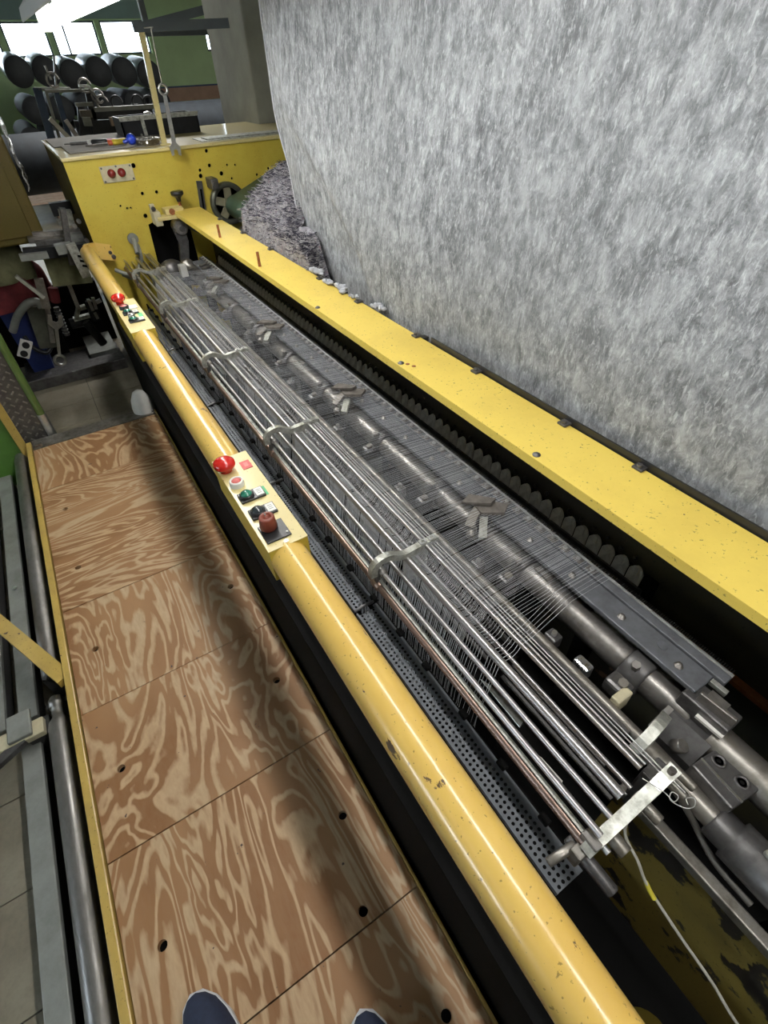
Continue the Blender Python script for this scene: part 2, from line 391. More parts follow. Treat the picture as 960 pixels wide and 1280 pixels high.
    def build(s, name, m, parent=None, origin=None, fixn=True, **k):
        xs = list(zip(*s.v)); lo = [min(c) for c in xs]; hi = [max(c) for c in xs]
        if origin is None:
            origin = Vector([(a + b) / 2 for a, b in zip(lo, hi)])
            if parent is None: origin.z = lo[2]
        origin = Vector(origin)
        me = bpy.data.meshes.new(name); me.from_pydata([Vector(v) - origin for v in s.v], [], s.f)
        me.polygons.foreach_set('use_smooth', s.sm); me.update()
        if fixn and len(s.f) < 60000:
            bm = bmesh.new(); bm.from_mesh(me); bmesh.ops.recalc_face_normals(bm, faces=bm.faces[:]); bm.to_mesh(me); bm.free()
        me.materials.append(M[m])
        o = bpy.data.objects.new(name, me); COL.objects.link(o); ORG[o.name] = origin
        if parent is not None: o.parent = parent; o.location = origin - ORG[parent.name]
        else: o.location = origin
        return fin(o, **k)
def dup(o, parent, pos, name=None, rot=None):
    """a copy of a one-mesh part at another world position, sharing its mesh"""
    c = o.copy(); COL.objects.link(c); c.parent = parent; ORG[c.name] = Vector(pos)
    c.location = Vector(pos) - (ORG[parent.name] if parent else Vector())
    if rot is not None: c.rotation_euler = rot
    return c
def dup_tree(o, pos, label=None):
    """a copy of a thing with copies of its parts and their sub-parts"""
    r = o.copy(); COL.objects.link(r); r.location = pos; ORG[r.name] = Vector(pos)
    if label: r['label'] = label
    for ch in list(o.children):
        c = ch.copy(); COL.objects.link(c); c.parent = r
        for g in list(ch.children):
            d = g.copy(); COL.objects.link(d); d.parent = c
    return r
def smooth_path(pts, k=6):
    pts = [Vector(p) for p in pts]; P = [pts[0] * 2 - pts[1]] + pts + [pts[-1] * 2 - pts[-2]]; out = []
    for i in range(1, len(P) - 2):
        for j in range(k):
            t = j / k; a, b, c, d = P[i - 1:i + 3]
            out.append(.5 * (2 * b + (c - a) * t + (2 * a - 5 * b + 4 * c - d) * t * t + (3 * b - a - 3 * c + d) * t ** 3))
    return out + [pts[-1]]
def smooth(a, b, t):
    t = min(1, max(0, (t - a) / (b - a))); return t * t * (3 - 2 * t)
X, Y, Z = Vector((1, 0, 0)), Vector((0, 1, 0)), Vector((0, 0, 1))
FL = -.25            # floor level; the platform top is z = 0

# ------------------------------------------------------------------ the setting
XL, XR, YB, YF, ZC = -4.0, 6.0, -3.0, 14.0, 2.75
floor = MB().box((XL, YB, FL - .12), (XR, YF, FL - .008)).build('floor', 'joint', kind='structure')
tw, td = .45, .2948
tile = None
for i in range(-3, 1):
    for j in range(-2, 17):
        x0 = -.115 + i * tw; y0 = .552 + j * td
        if tile is None:
            tile = MB().box((x0 + .002, y0 + .002, FL - .02), (x0 + tw - .002, y0 + td - .002, FL)).build('tile', 'tile', floor)
        else:
            t = dup(tile, floor, (x0 + tw / 2, y0 + td / 2, FL - .01 + random.uniform(-.0006, .0006)))
big = MB()
xa, xb = -.115 - 3 * tw, -.115 + tw; ya, yb = .552 - 2 * td, .552 + 15 * td + 2 * td
for a, b in (((XL, YB), (xa, YF)), ((xb, YB), (XR, YF)), ((xa, YB), (xb, ya)), ((xa, yb), (xb, YF))):
    big.box((a[0], a[1], FL - .02), (b[0], b[1], FL))
big.build('far_tiles', 'tile', floor, kind='stuff')
MB().box((XL, YB, ZC), (XR, YF, ZC + .1)).build('ceiling', 'ceiling_grey', kind='structure')
LW = (.1, 1.9, 1.10, 1.80)
MB().box((XL - .15, YB, FL - .1), (XL, LW[0], ZC)).box((XL - .15, LW[1], FL - .1), (XL, YF, ZC)).box((XL - .15, LW[0], FL - .1), (XL, LW[1], LW[2])).box((XL - .15, LW[0], LW[3]), (XL, LW[1], ZC)).build('wall_left', 'wall_plain', kind='structure')
w = thing('window_8', (XL, 1.0, LW[2]), None, None); w['kind'] = 'structure'  # unseen window added to let in fill daylight from the left
MB().box((XL - .1, LW[0], LW[2]), (XL - .05, LW[1], LW[2] + .04)).box((XL - .1, LW[0], LW[3] - .04), (XL - .05, LW[1], LW[3])).box((XL - .1, LW[0], LW[2]), (XL - .05, LW[0] + .04, LW[3])).box((XL - .1, LW[1] - .04, LW[2]), (XL - .05, LW[1], LW[3])).build('window_frame', 'girder_grey', w)
MB().box((XL - .085, LW[0] + .04, LW[2] + .04), (XL - .078, LW[1] - .04, LW[3] - .04)).build('pane', 'glass', w)
MB().box((XR, YB, FL - .1), (XR + .15, YF, ZC)).build('wall_right', 'wall_plain', kind='structure')
MB().box((XL, YB - .15, FL - .1), (XR, YB, ZC)).build('wall_front', 'wall_plain', kind='structure')
# back wall with window openings
WZ0, WZ1 = 1.60, 2.08
wins = [(-1.75, -.95), (-.87, -.07), (.0, .70), (.80, 1.51), (1.60, 2.37), (2.46, 3.30), (4.44, 4.66)]
wb = MB(); wb.box((XL, YF, FL - .1), (XR, YF + .2, WZ0)); wb.box((XL, YF, WZ1), (XR, YF + .2, ZC + .1))
edges = [XL] + [v for w in wins for v in w] + [XR]
for a, b in zip(edges[0::2], edges[1::2]): wb.box((a, YF, WZ0), (b, YF + .2, WZ1))
back = wb.build('wall_back', 'wall_green', kind='structure')
MB().box((XL, YF - .006, 2.10), (3.36, YF - .0005, ZC)).build('upper_wall_paint', 'wall_teal', back)
for i, (a, b) in enumerate(wins):
    w = thing('window_%d' % (i + 1), ((a + b) / 2, YF, WZ0), None, None); w['kind'] = 'structure'
    f = MB()
    for p, q in (((a, WZ0), (b, WZ0 + .03)), ((a, WZ1 - .03), (b, WZ1)), ((a, WZ0 + .03), (a + .03, WZ1 - .03)), ((b - .03, WZ0 + .03), (b, WZ1 - .03))):
        f.box((p[0], YF + .04, p[1]), (q[0], YF + .10, q[1]))
    f.build('window_frame', 'girder_grey', w)
    if i == 4: MB().box((1.80, YF + .04, WZ0 + .03), (1.83, YF + .09, WZ1 - .03)).build('mullion', 'girder_grey', w)
    MB().box((a + .03, YF + .065, WZ0 + .03), (b - .03, YF + .072, WZ1 - .03)).build('pane', 'glass', w)
MB().box((3.2, YF - .05, .84), (6.0, YF - .001, 1.06)).build('trim_1', 'brick_band', kind='structure')
MB().box((3.2, YF - .06, 1.06), (6.0, YF - .001, 1.085)).build('trim_2', 'blue_frame', kind='structure')
# concrete column and girders
MB().box((1.62, 4.28, FL), (2.1, 5.05, ZC), bev=.01).build('trim_3', 'concrete', kind='structure')
g = MB(); g.box((1.40, 6.0, 1.648), (5.98, 6.06, 1.655)); g.box((1.40, 6.0, 1.70), (5.98, 6.06, 1.708)); g.box((1.40, 6.025, 1.655), (5.98, 6.035, 1.70))
g.box((1.405, 6.005, 1.708), (1.45, 6.055, ZC)); g.box((3.9, 6.005, 1.708), (3.95, 6.055, ZC))
g.build('trim_4', 'girder_grey', kind='structure')
g = MB(); g.bar((1.40, 6.12, 1.71), (4.2, 6.12, 2.20), .05, .06); g.box((4.15, 6.10, 2.15), (4.2, 6.14, ZC))
g.box((1.41, 6.06, 1.66), (1.45, 6.14, 1.74)); g.build('trim_5', 'girder_grey', kind='structure')

# ------------------------------------------------------------------ lamps
def lamp(name, x, y0, y1, z, r, label, glow, group=None):
    t = thing(name, (x, (y0 + y1) / 2, z - r), label, 'lamp', group)
    n = 12; d = MB()
    vs = []
    prof = [(r * cos(pi + pi * k / n) * 1.15, r * sin(pi + pi * k / n)) for k in range(n + 1)]
    d.prism([(a, b) for a, b in prof], (x, y1, z), X, Z, y1 - y0)
    for f in range(len(d.sm)): d.sm[f] = f >= 2
    d.build('diffuser', glow, t)
    h = MB().box((x - r * .9, y0, z), (x + r * .9, y1, z + .05), bev=.01)
    h.build('housing', 'white_plastic', t)
    for yy in (y0 + .25, y1 - .25):
        MB().cyl((x, yy, z + .05), (x, yy, ZC), .004, 6).build('hanger', 'mid_steel', t)
    for yy, s in ((y0, -1), (y1, 1)):
        MB().prism([(a * 1.06, b * 1.06) for a, b in prof] + [(r * 1.2, .05), (-r * 1.2, .05)], (x, yy + (.02 if s > 0 else 0), z), X, Z, .02).build('end_cap', 'white_plastic', t)
    return t
for x, y0, lb in ((.35, 1.60, 'glowing tube lamp hanging over the far half of the machine'), (.378, .02, 'tube lamp hanging over the near half of the rack, beside the camera'), (.385, -1.56, 'tube lamp hanging behind the photographer')):
    y1 = y0 + 1.5; zt = 1.63 if y0 > 1 else 1.665
    t = thing('hanging_lamp', (x, y0 + .75, zt - .03), lb, 'lamp')
    MB().lathe((x, y0, zt), (x, y1, zt), [(0, .024), (.004, .028), (1.496, .028), (1.5, .024)], 20).build('tube', 'row_glow', t)
    sec = [(-.085, -.005), (-.078, .03), (-.05, .055), (.05, .055), (.078, .03), (.085, -.005), (.088, .0), (.081, .036), (.052, .062), (-.052, .062), (-.081, .036), (-.088, .0)]
    if y0 > 1: MB().prism(sec, (x, y1 + .02, zt), X, Z, 1.54).build('reflector', 'lamp_white', t)
    else: MB().box((x - .03, y0 - .02, zt + .035), (x + .03, y1 + .02, zt + .06), bev=.004).build('batten', 'girder_grey', t)
    for yy in (y0 - .025, y1 + .02): MB().box((x - .03, yy - .004, zt - .034), (x + .03, yy + .012, zt + .056), bev=.003).build('holder', 'white_plastic', t)
    for yy in (y0 + .25, y1 - .25): MB().cyl((x, yy, zt + .06), (x, yy, ZC), .004, 6).build('hanger', 'mid_steel', t)
for x, y, lb in ((-1.7, .2, 'added unseen fill lamp over the aisle left of the plywood platform'), (-1.7, 4.2, 'added unseen fill lamp over the aisle by the junk heap'),
                 (1.3, 6.9, 'added unseen fill lamp in the hall behind the yellow end cabinet, on the left'), (4.0, 6.9, 'added unseen fill lamp in the hall behind the column, on the right'), (3.2, 1.0, 'added unseen fill lamp behind the hanging web')):
    lamp('fill_lamp', x, y - .75, y + .75, ZC - .12, .07, lb, 'back_fill_glow' if y > 5 else 'hall_fill_glow')  # all of these are unseen lamps added for fill light

# ------------------------------------------------------------------ operator platform
plat = thing('step_platform', (-.14, 1.3, FL), 'long low platform of screwed-down plywood panels beside the yellow tube rail', 'platform')
seams = [-.24, .219, .676, 1.137, 1.605, 2.44, 2.85]
phol = {0: [(.104, .003)], 1: [(-.379, .441), (.100, .453), (.044, .228 + .02)], 2: [(-.382, .903), (.106, .914)],
        3: [(-.380, 1.371), (.111, 1.377)], 4: [(-.374, 2.238), (-.376, 1.816), (.111, 2.232), (.110, 1.813)], 5: []}
plym = ['ply_long', 'ply_long', 'ply_broad', 'ply_long', 'ply_cross', 'ply_broad']
for i in range(6):
    y0, y1 = seams[i] + .0016, seams[i + 1] - .0016
    MB().holed([(-.458, y0), (.178, y0), (.178, y1), (-.458, y1)], [(a, b, .0115) for a, b in phol[i]], (0, 0, random.uniform(-.0008, .0008)), X, Y, .018).build('plywood_panel', plym[i], plat)
MB().box((-.458, -.24, -.05), (.178, 2.85, -.022)).build('under_board', 'pit_black', plat)
MB().box((-.462, -.24, FL), (-.452, 2.90, -.05)).box((.172, -.24, FL), (.182, 2.90, -.05)).build('side_sheet', 'pit_black', plat)
MB().box((-.486, -.24, -.06), (-.462, 2.93, .010), bev=.003).build('edge_trim', 'trim_yellow', plat)
MB().box((.180, -.24, -.06), (.1885, 2.90, .006), bev=.002).build('edge_trim', 'trim_yellow', plat)
MB().box((-.458, 2.853, -.06), (.18, 2.95, .003), bev=.001).build('end_plate', 'worn_steel', plat)
MB().cyl((.172, 2.88, .003), (.172, 2.88, .012), .010, 8).build('bolt', 'bright_steel', plat)
MB().box((-.445, 2.86, .003), (-.41, 2.90, .02), bev=.003).build('end_stop', 'worn_steel', plat)

# ------------------------------------------------------------------ yellow tube rail with two button boxes
TX, TZ, TR = .19, .72, .040
rail = thing('tube_rail', (TX, 1.6, TZ - TR), 'chipped yellow tube rail running the length of the machine with button boxes', 'rail')
def tube_seg(a, b):
    MB().lathe((TX, a, TZ), (TX, b, TZ), [(0, TR), (b - a, TR)], 40).build('tube', 'tube_yellow', rail)
tube_seg(-.6, .728); tube_seg(1.085, 2.05); tube_seg(2.42, 3.44)
MB().strip([(TX, 3.43, TZ), (TX + .012, 3.47, TZ), (TX + .05, 3.495, TZ - .005), (TX + .13, 3.50, TZ - .03)], .085, .03, (0, .15, 1)).build('end_bracket', 'tube_yellow', rail)
MB().cyl((TX + .115, 3.478, TZ - .022), (TX + .115, 3.49, TZ - .022), .010, 10).build('bolt', 'dark_steel', rail)
MB().cyl((TX + .125, 3.47, TZ - .045), (TX + .125, 3.485, TZ - .045), .012, 10).build('bolt', 'dark_steel', rail)
MB().box((TX - .03, -.62, TZ - .3), (TX + .03, -.56, TZ + .03), bev=.005).build('end_post', 'tube_yellow', rail)
def box_part(y0, y1):
    b = MB().prism([(-.042, -.050), (.044, -.050), (.044, .037), (-.042, .037)], (TX + .003, y1, TZ), X, Z, y1 - y0)
    o = b.build('button_box', 'cabinet_yellow', rail)
    MB().box((TX - .041, y0 - .001, TZ + .037), (TX + .048, y1 + .001, TZ + .0395), bev=.001).build('cover_plate', 'panel_yellow', o)
    return o
ZT = TZ + .0395
bx = box_part(.722, 1.088)
def estop(o, x, y, r, h):
    MB().lathe((x, y, ZT), (x, y, ZT + h), [(0, r * .55), (h * .35, r * .6), (h * .36, r * .9), (h * .5, r * 1.0), (h * .72, r * .97), (h * .9, r * .7), (h, r * .2), (h * 1.005, 0.0)], 28).build('stop_button', 'red_plastic', o, label='large red mushroom stop button')
estop(bx, .168, 1.034, .0265, .036)
MB().box((.205, 1.012, ZT), (.229, 1.046, ZT + .0012)).build('tag', 'red_tag', bx)
MB().box((.212, 1.020, ZT + .0012), (.222, 1.038, ZT + .0016)).build('tag_mark', 'red_faded', bx)
def flush(o, x, y, ring, lens, r=.0145):
    MB().lathe((x, y, ZT), (x, y, ZT + .018), [(0, r * 1.05), (.012, r * 1.02), (.014, r * .95), (.0142, r * .72), (.011, r * .70)], 24).build('button_ring', ring, o)
    MB().lathe((x, y, ZT + .003), (x, y, ZT + .018), [(0, r * .7), (.0095, r * .68), (.0115, r * .5), (.0116, 0)], 24).build('push_button', lens, o)
flush(bx, .172, .966, 'white_plastic', 'red_faded', .0165)
def sq_button(o, x, y, lens, plate=.036):
    MB().box((x - plate / 2, y - .018, ZT), (x + plate / 2 + .022, y + .018, ZT + .006), bev=.0015).build('button_base', 'black_plastic', o)
    MB().lathe((x, y, ZT + .006), (x, y, ZT + .02), [(0, .0165), (.005, .0165), (.007, .014), (.0072, .0135)], 24).build('button_ring', 'black_plastic', o)
    MB().lathe((x, y, ZT + .006), (x, y, ZT + .02), [(0, .0132), (.008, .0132), (.012, .009), (.0128, 0)], 24).build('push_button', lens, o)
    MB().box((x + .020, y - .014, ZT + .006), (x + .038, y + .014, ZT + .0074)).build('white_label', 'white_plastic', o)
    for k in (-.006, 0, .006): MB().box((x + .024, y + k - .001, ZT + .0074), (x + .034, y + k + .001, ZT + .0077)).build('label_line', 'rail_grey', o)
sq_button(bx, .175, .908, 'green_lens')
MB().box((.2165, .893, ZT), (.222, .928, ZT + .0008)).build('tag', 'green_tag', bx)
sq_button(bx, .176, .842, 'dark_lens')
MB().box((.157, .742, ZT), (.211, .800, ZT + .004), bev=.001).build('selector_plate', 'black_plastic', bx)
MB().cyl((.205, .752, ZT + .004), (.205, .752, ZT + .006), .0022, 8).build('screw', 'white_plastic', bx)
MB().lathe((.178, .785, ZT + .004), (.178, .785, ZT + .04), [(0, .016), (.004, .0185), (.030, .0165), (.032, .015), (.0321, .009), (.028, .0085), (.028, .006), (.0315, .0055), (.0316, 0)], 28).build('selector_knob', 'red_brown', bx, label='red-brown round selector knob')
MB().box((.1771, .789, ZT + .036), (.1789, .800, ZT + .0366)).build('knob_mark', 'black_plastic', bx)
MB().cyl((.193, .731, ZT), (.193, .731, ZT + .002), .0045, 12).build('screw', 'bright_steel', bx)
MB().box((.1892, .7304, ZT + .002), (.1968, .7316, ZT + .0023)).build('screw_slot', 'black_plastic', bx)
b2 = box_part(2.045, 2.425)
estop(b2, .176, 2.385, .027, .042)
flush(b2, .180, 2.315, 'black_plastic', 'red_faded', .018)
MB().box((.196, 2.292, ZT), (.228, 2.335, ZT + .004), bev=.001).build('white_label', 'white_plastic', b2)
sq_button(b2, .180, 2.250, 'green_lens'); sq_button(b2, .184, 2.155, 'green_lens')
flush(b2, .186, 2.202, 'bright_steel', 'dark_lens', .013)
MB().box((.212, 2.19, ZT), (.228, 2.235, ZT + .0008)).build('tag', 'green_tag', b2)

# ------------------------------------------------------------------ dark bed of the machine
bed = thing('machine_bed', (.7, 1.5, FL), 'black bed and pit walls under the knitting machine', 'machine')  # one near-black colour over bed plate and front wall
MB().box((.205, -1.2, FL), (1.25, 3.54, .02)).build('bed_plate', 'pit_black', bed)
MB().box((.2, -1.2, FL), (.215, 3.54, .30)).build('front_wall', 'pit_black', bed)
rw = thing('bulkhead', (.91, 1.4, .02), 'peeling black panel with rusty ledge under the yellow beam', 'panel')
MB().box((.905, -.8, .021), (.925, 3.535, .812)).build('sheet', 'peel_black', rw)
MB().box((.885, -.8, .485), (.904, .29, .497)).build('ledge', 'rust', rw)

# ------------------------------------------------------------------ perforated tray
tray = thing('perforated_tray', (.35, 1.5, .43), 'long grey perforated sheet tray lying between tube rail and brown rod', 'tray')
px0, pz = .322, .45; pitch = .0112; rows = 4
cells = []
segs = [(.018, .70), (.712, 1.30), (1.312, 1.92), (1.932, 2.55), (2.562, 3.2)]
def perf(y0, y1):
    mb = MB(); n = int((y1 - y0) / pitch); hw = pitch / 2
    for r_ in range(rows):
        for k in range(n):
            cx = px0 + hw + r_ * pitch; cy = y0 + hw + k * pitch
            sq = [(hw, 0), (hw, hw), (0, hw), (-hw, hw), (-hw, 0), (-hw, -hw), (0, -hw), (hw, -hw)]
            oc = [(.0034 * cos(pi / 4 * q), .0034 * sin(pi / 4 * q)) for q in range(8)]
            dy = .5 * pitch * (r_ % 2) * 0
            vs = [(cx + a, cy + b + dy, pz) for a, b in sq] + [(cx + a, cy + b + dy + (r_ % 2) * .0018, pz) for a, b in oc]
            mb.add(vs, [(q, (q + 1) % 8, 8 + (q + 1) % 8, 8 + q) for q in range(8)])
    w = rows * pitch
    mb.box((px0 - .004, y0, pz - .014), (px0, y1, pz)).box((px0 + w, y0, pz - .002), (px0 + w + .012, y1, pz + .0005))
    return mb
for a, b in segs: perf(a, b).build('perforated_sheet', 'perf_grey', tray, fixn=False)
for a in (.706, 1.306, 1.926, 2.556):
    MB().tube(smooth_path([(px0 - .004, a, pz + .001), (px0 + .02, a, pz + .007), (px0 + .045, a, pz + .004), (px0 + .058, a + .004, pz + .004)], 4), .004, 6).build('joint_clip', 'dark_steel', tray)
lug = None
for k in range(26):
    y = .11 + k * .122
    if lug is None:
        lug = MB().box((.372, y - .011, pz - .006), (.388, y + .011, pz + .008), bev=.003).build('lug', 'pit_black', tray)
    else: dup(lug, tray, (.380, y + random.uniform(-.01, .01), pz + .001))
MB().box((.378, .02, pz - .07), (.384, 3.3, pz - .004)).build('support_rail', 'pit_black', tray)
for y in (.4, 1.3, 2.2, 3.0): MB().box((.375, y, .02), (.387, y + .03, pz - .07)).build('leg', 'pit_black', tray)

# ------------------------------------------------------------------ thread guide rack: arms and rods
rack = thing('thread_guide_rack', (.44, 1.7, .5), 'rack of long steel rods held by bent cast arms above the perforated tray', 'rack')
YN, YFAR = .03, 3.66
RODS = [('rod', .362, .585, .0100, 'rod_brown', -.004), ('rod', .371, .628, .0058, 'rod_steel', 0), ('rod', .411, .611, .0058, 'rod_steel', 0), ('rod', .441, .628, .0092, 'rod_steel', .02),
        ('rod', .466, .622, .0044, 'rod_steel', .02), ('rod', .492, .644, .0055, 'rod_steel', .03), ('rod', .505, .640, .0032, 'rod_steel', .03), ('wire', .5125, .643, .0015, 'rod_steel', -.0), ('wire', .5185, .644, .0015, 'bright_steel', -.03)]
for nm, x, z, r, mt, dy in RODS:
    MB().cyl((x, YN + dy, z), (x, YFAR - .02, z), r, 14 if r > .004 else 6).build(nm, mt, rack)
for y in (.35, 1.0, 1.65, 2.3, 2.95): MB().box((.452, y - .02, .021), (.50, y + .02, .598)).build('stanchion', 'pit_black', rack)
# flat strips under the rods
MB().box((.361, .05, .600), (.369, 3.55, .602)).build('flat_strip', 'cast_alu', rack)
MB().box((.478, .10, .580), (.490, 3.55, .583)).build('flat_strip', 'dark_steel', rack)
MB().box((.452, .06, .560), (.460, 3.55, .563)).build('flat_strip', 'dark_steel', rack)
ARMS = [.035, .655, 1.285, 1.91, 2.58, 3.18, 3.64]
prof = [(.350, .622), (.352, .645), (.366, .660), (.392, .662), (.416, .648), (.438, .641), (.470, .643), (.528, .646)]
def arm(y):
    pts = smooth_path([(a, y, b) for a, b in prof], 4)
    o = MB().strip(pts, .016, .016, (0, 1, 0)).build('arm', 'cast_alu', rack)
    for xx in (.487, .512): MB().holed([(-.009, -.0065), (.009, -.0065), (.009, .0065), (-.009, .0065)], [(0, 0, .0042)], (xx, y, .6565), X, Y, .003, 10).build('slot_plate', 'bright_steel', o)
    MB().cyl((.371, y - .018, .628), (.371, y + .018, .628), .0095, 10, .002).build('collar', 'mid_steel', o)
    MB().cyl((.362, y - .014, .585), (.362, y + .016, .585), .0135, 12, .002).build('collar', 'rod_brown', o)
    MB().box((.436, y - .006, .545), (.500, y + .006, .640)).build('web_plate', 'cast_alu', o)
    MB().box((.355, y - .005, .585), (.366, y + .005, .640)).build('hanger', 'dark_steel', o)
    return o
for y in ARMS[1:]: arm(y)
# the heavier end arm nearest the photographer
pts = smooth_path([(.352, YN, .588), (.372, YN, .600), (.405, YN, .606), (.440, YN, .618), (.480, YN, .634), (.532, YN, .652)], 4)
ea = MB().strip(pts, .020, .022, (0, 1, 0)).build('end_arm', 'cast_alu', rack)
MB().holed([(-.012, -.009), (.012, -.009), (.012, .009), (-.012, .009)], [(0, 0, .005)], (.496, YN, .6515), (.94, 0, .33), Y, .004, 12).build('slot_plate', 'bright_steel', ea)
MB().cyl((.518, YN, .655), (.521, YN, .664), .006, 12).build('rivet', 'mid_steel', ea)
for x, z, r in ((.405, .580, .012), (.470, .610, .010), (.525, .622, .009), (.535, .645, .008)):
    MB().cyl((x, YN - .035, z), (x, YN + .012, z), r, 12, .002).build('bolt', 'worn_steel', ea)
MB().cyl((.386, YN - .02, .572), (.386, YN, .572), .006, 8).build('bolt', 'bright_steel', ea)
# swivel clamp at the rod end
MB().cyl((.300, .052, .565), (.350, .046, .575), .0075, 12, .001).build('swivel_pin', 'worn_steel', rack)
MB().cyl((.352, .060, .568), (.357, -.028, .558), .011, 12, .002).build('clamp_tube', 'dark_steel', rack)
MB().box((.334, .026, .548), (.352, .046, .590), bev=.003).build('clamp', 'worn_steel', rack)
MB().box((.356, .02, .575), (.372, .05, .612), bev=.003).build('clamp', 'mid_steel', rack)
# pale deflector cards beneath the rods
for i, y in enumerate([.12, .24, .46, .74, 1.0, 1.36, 1.62, 2.0, 2.3, 2.66]):
    L = random.uniform(.09, .16)
    x = .425 if i % 2 else .405
    MB().prism([(0, 0), (L, .004), (L - .03, .026), (.01, .03)], (x, y, .535), Y, (.8, 0, -.6), .0015).build('deflector_card', 'cast_alu' if i % 2 else 'white_plastic', rack)
for i, (x, y) in enumerate(((.33, .25), (.332, .55), (.33, .9), (.333, 1.25), (.331, 1.7))):
    MB().prism([(0, 0), (.10, .004), (.085, .018), (.01, .018)], (x + .05, y, .53), Y, (.6, 0, -.8), .0015).build('deflector_card', 'ivory_plate', rack)
# wire thread eyes between the last rods
eyes = MB()
ye = .40
while ye < 3.06:
    if min(abs(ye - a) for a in ARMS) > .014:
        h = random.uniform(-.002, .003)
        eyes.tube([(.466, ye, .628), (.474, ye, .638 + h), (.481, ye + .001, .634 + h), (.480, ye + .0015, .624), (.470, ye + .0015, .612)], .0006, 3, False)
    ye += .0062
eyes.build('thread_eyes', 'rod_steel', rack, kind='stuff', fixn=False)
# white sheath-like fixed bars the yarn runs on
MB().box((.497, .36, .590), (.503, 3.5, .606)).build('guide_bar', 'dark_steel', rack)

# ------------------------------------------------------------------ yarns
ya_ = MB(); y = .325; k = 0
while y < 3.06:
    near_arm = min(abs(y - a) for a in ARMS[1:]) < .004
    if not (near_arm or random.random() < .06):
        j = lambda s: random.uniform(-s, s)
        y2 = y + .018 + j(.002)
        if k < 5: y2 = y + .034 + k * .002
        r = (.00032 if y < 1.0 else .00024 if y < 1.7 else .00018) + random.random() * .0001
        p = [(.390, y + j(.006), .26), (.402, y + j(.004), .44), (.4325, y, .626), (.436, y, .6350), (.441, y, .6368), (.452, y + .001, .631), (.466, y + .001, .6272), (.479, y + .002, .632 + j(.003)), (.492, y + .003, .6503), (.52, y + .004, .6505), (.66, y2 - .005, .634 + j(.002)), (.799, y2, .617)]
        ya_.tube(p, [r * 1.0, r * 1.1, r * 1.7] + [r * 1.7] * 3 + [r * 1.4] * 3 + [r] * 3, 3, False)
    y += (.0034 if y < 1.1 else .0042 if y < 1.7 else .0052) if y > .42 else .0075
    k += 1
ya_.build('yarn_sheet', 'yarn', None, fixn=False, label='sheet of fine white warp yarns running over the rods to the needle bar', cat='yarn', kind='stuff')
wc = MB().tube(smooth_path([at(803, 973, Z=.655), at(830, 990, Z=.655), at(842, 1002, Z=.655), at(848, 996, Z=.655), at(840, 990, Z=.655), at(838, 1000, Z=.655), at(856, 1010, Z=.655), at(868, 1008, Z=.655), at(868, 998, Z=.655), at(858, 998, Z=.655), at(860, 1006, Z=.655)], 5), .0008, 6)
wc.build('wire_end', 'bright_steel', None, label='loose wire end twisted into two loops past the end arm', cat='wire')

# ------------------------------------------------------------------ rear tube, shaft, levers
rt = thing('rear_guide_tube', (.605, 1.7, .50), 'dull brassy tube running beside the rods, left of the thick shaft', 'tube')
MB().cyl((.603, .10, .528), (.603, 3.4, .528), .0125, 16).build('tube', 'worn_steel', rt)
MB().box((.583, .12, .512), (.592, 3.4, .538)).build('backing_strip', 'dark_steel', rt)
for y in (.345, .60, .96, 1.35, 1.75, 2.2, 2.65, 3.05):
    MB().box((.612, y - .012, .508), (.640, y + .02, .545), bev=.005).build('tube_clip', 'dark_steel', rt)
    MB().cyl((.626, y + .004, .545), (.626, y + .004, .555), .006, 8).build('bolt', 'bright_steel', rt)
MB().box((.612, .165, .50), (.655, .185, .550), bev=.004).build('tube_clip', 'ivory_plate', rt, label='clip with worn yellow paint')
MB().box((.625, .25, .49), (.650, .29, .53), bev=.006).build('crumpled_tag', 'foil', rt)

sh = thing('rocker_shaft', (.71, 1.7, .49), 'thick dirty steel rocker shaft with collars and lever pads', 'shaft')
SX, SZ = .712, .535
MB().cyl((SX, .075, SZ), (SX, 3.40, SZ), .033, 28, .003).build('shaft', 'mid_steel', sh)
def collar(y, big=False):
    w = .05 if big else .035
    o = MB().lathe((SX, y - w / 2, SZ), (SX, y + w / 2, SZ), [(0, .040), (.004, .046), (w - .004, .046), (w, .040)], 24).build('collar', 'dark_steel', sh)
    MB().box((SX - .078, y - w / 2, SZ - .028), (SX - .03, y + w / 2, SZ + .012), bev=.008).build('collar_foot', 'dark_steel', o)
    MB().cyl((SX - .025, y, SZ + .035), (SX - .03, y, SZ + .053), .009, 6).build('bolt', 'mid_steel', o)
    MB().cyl((SX - .058, y - .005, SZ + .008), (SX - .060, y - .005, SZ + .020), .010, 8).build('bolt', 'worn_steel', o)
    return o
for y in (.50, 1.15, 1.80, 2.45, 3.1): MB().box((.69, y - .02, .021), (.734, y + .02, .51)).build('stanchion', 'pit_black', sh)
for y in (.195, .53, .88, 1.19, 1.60, 1.93, 2.30, 2.62, 3.05): collar(y, y < .3)
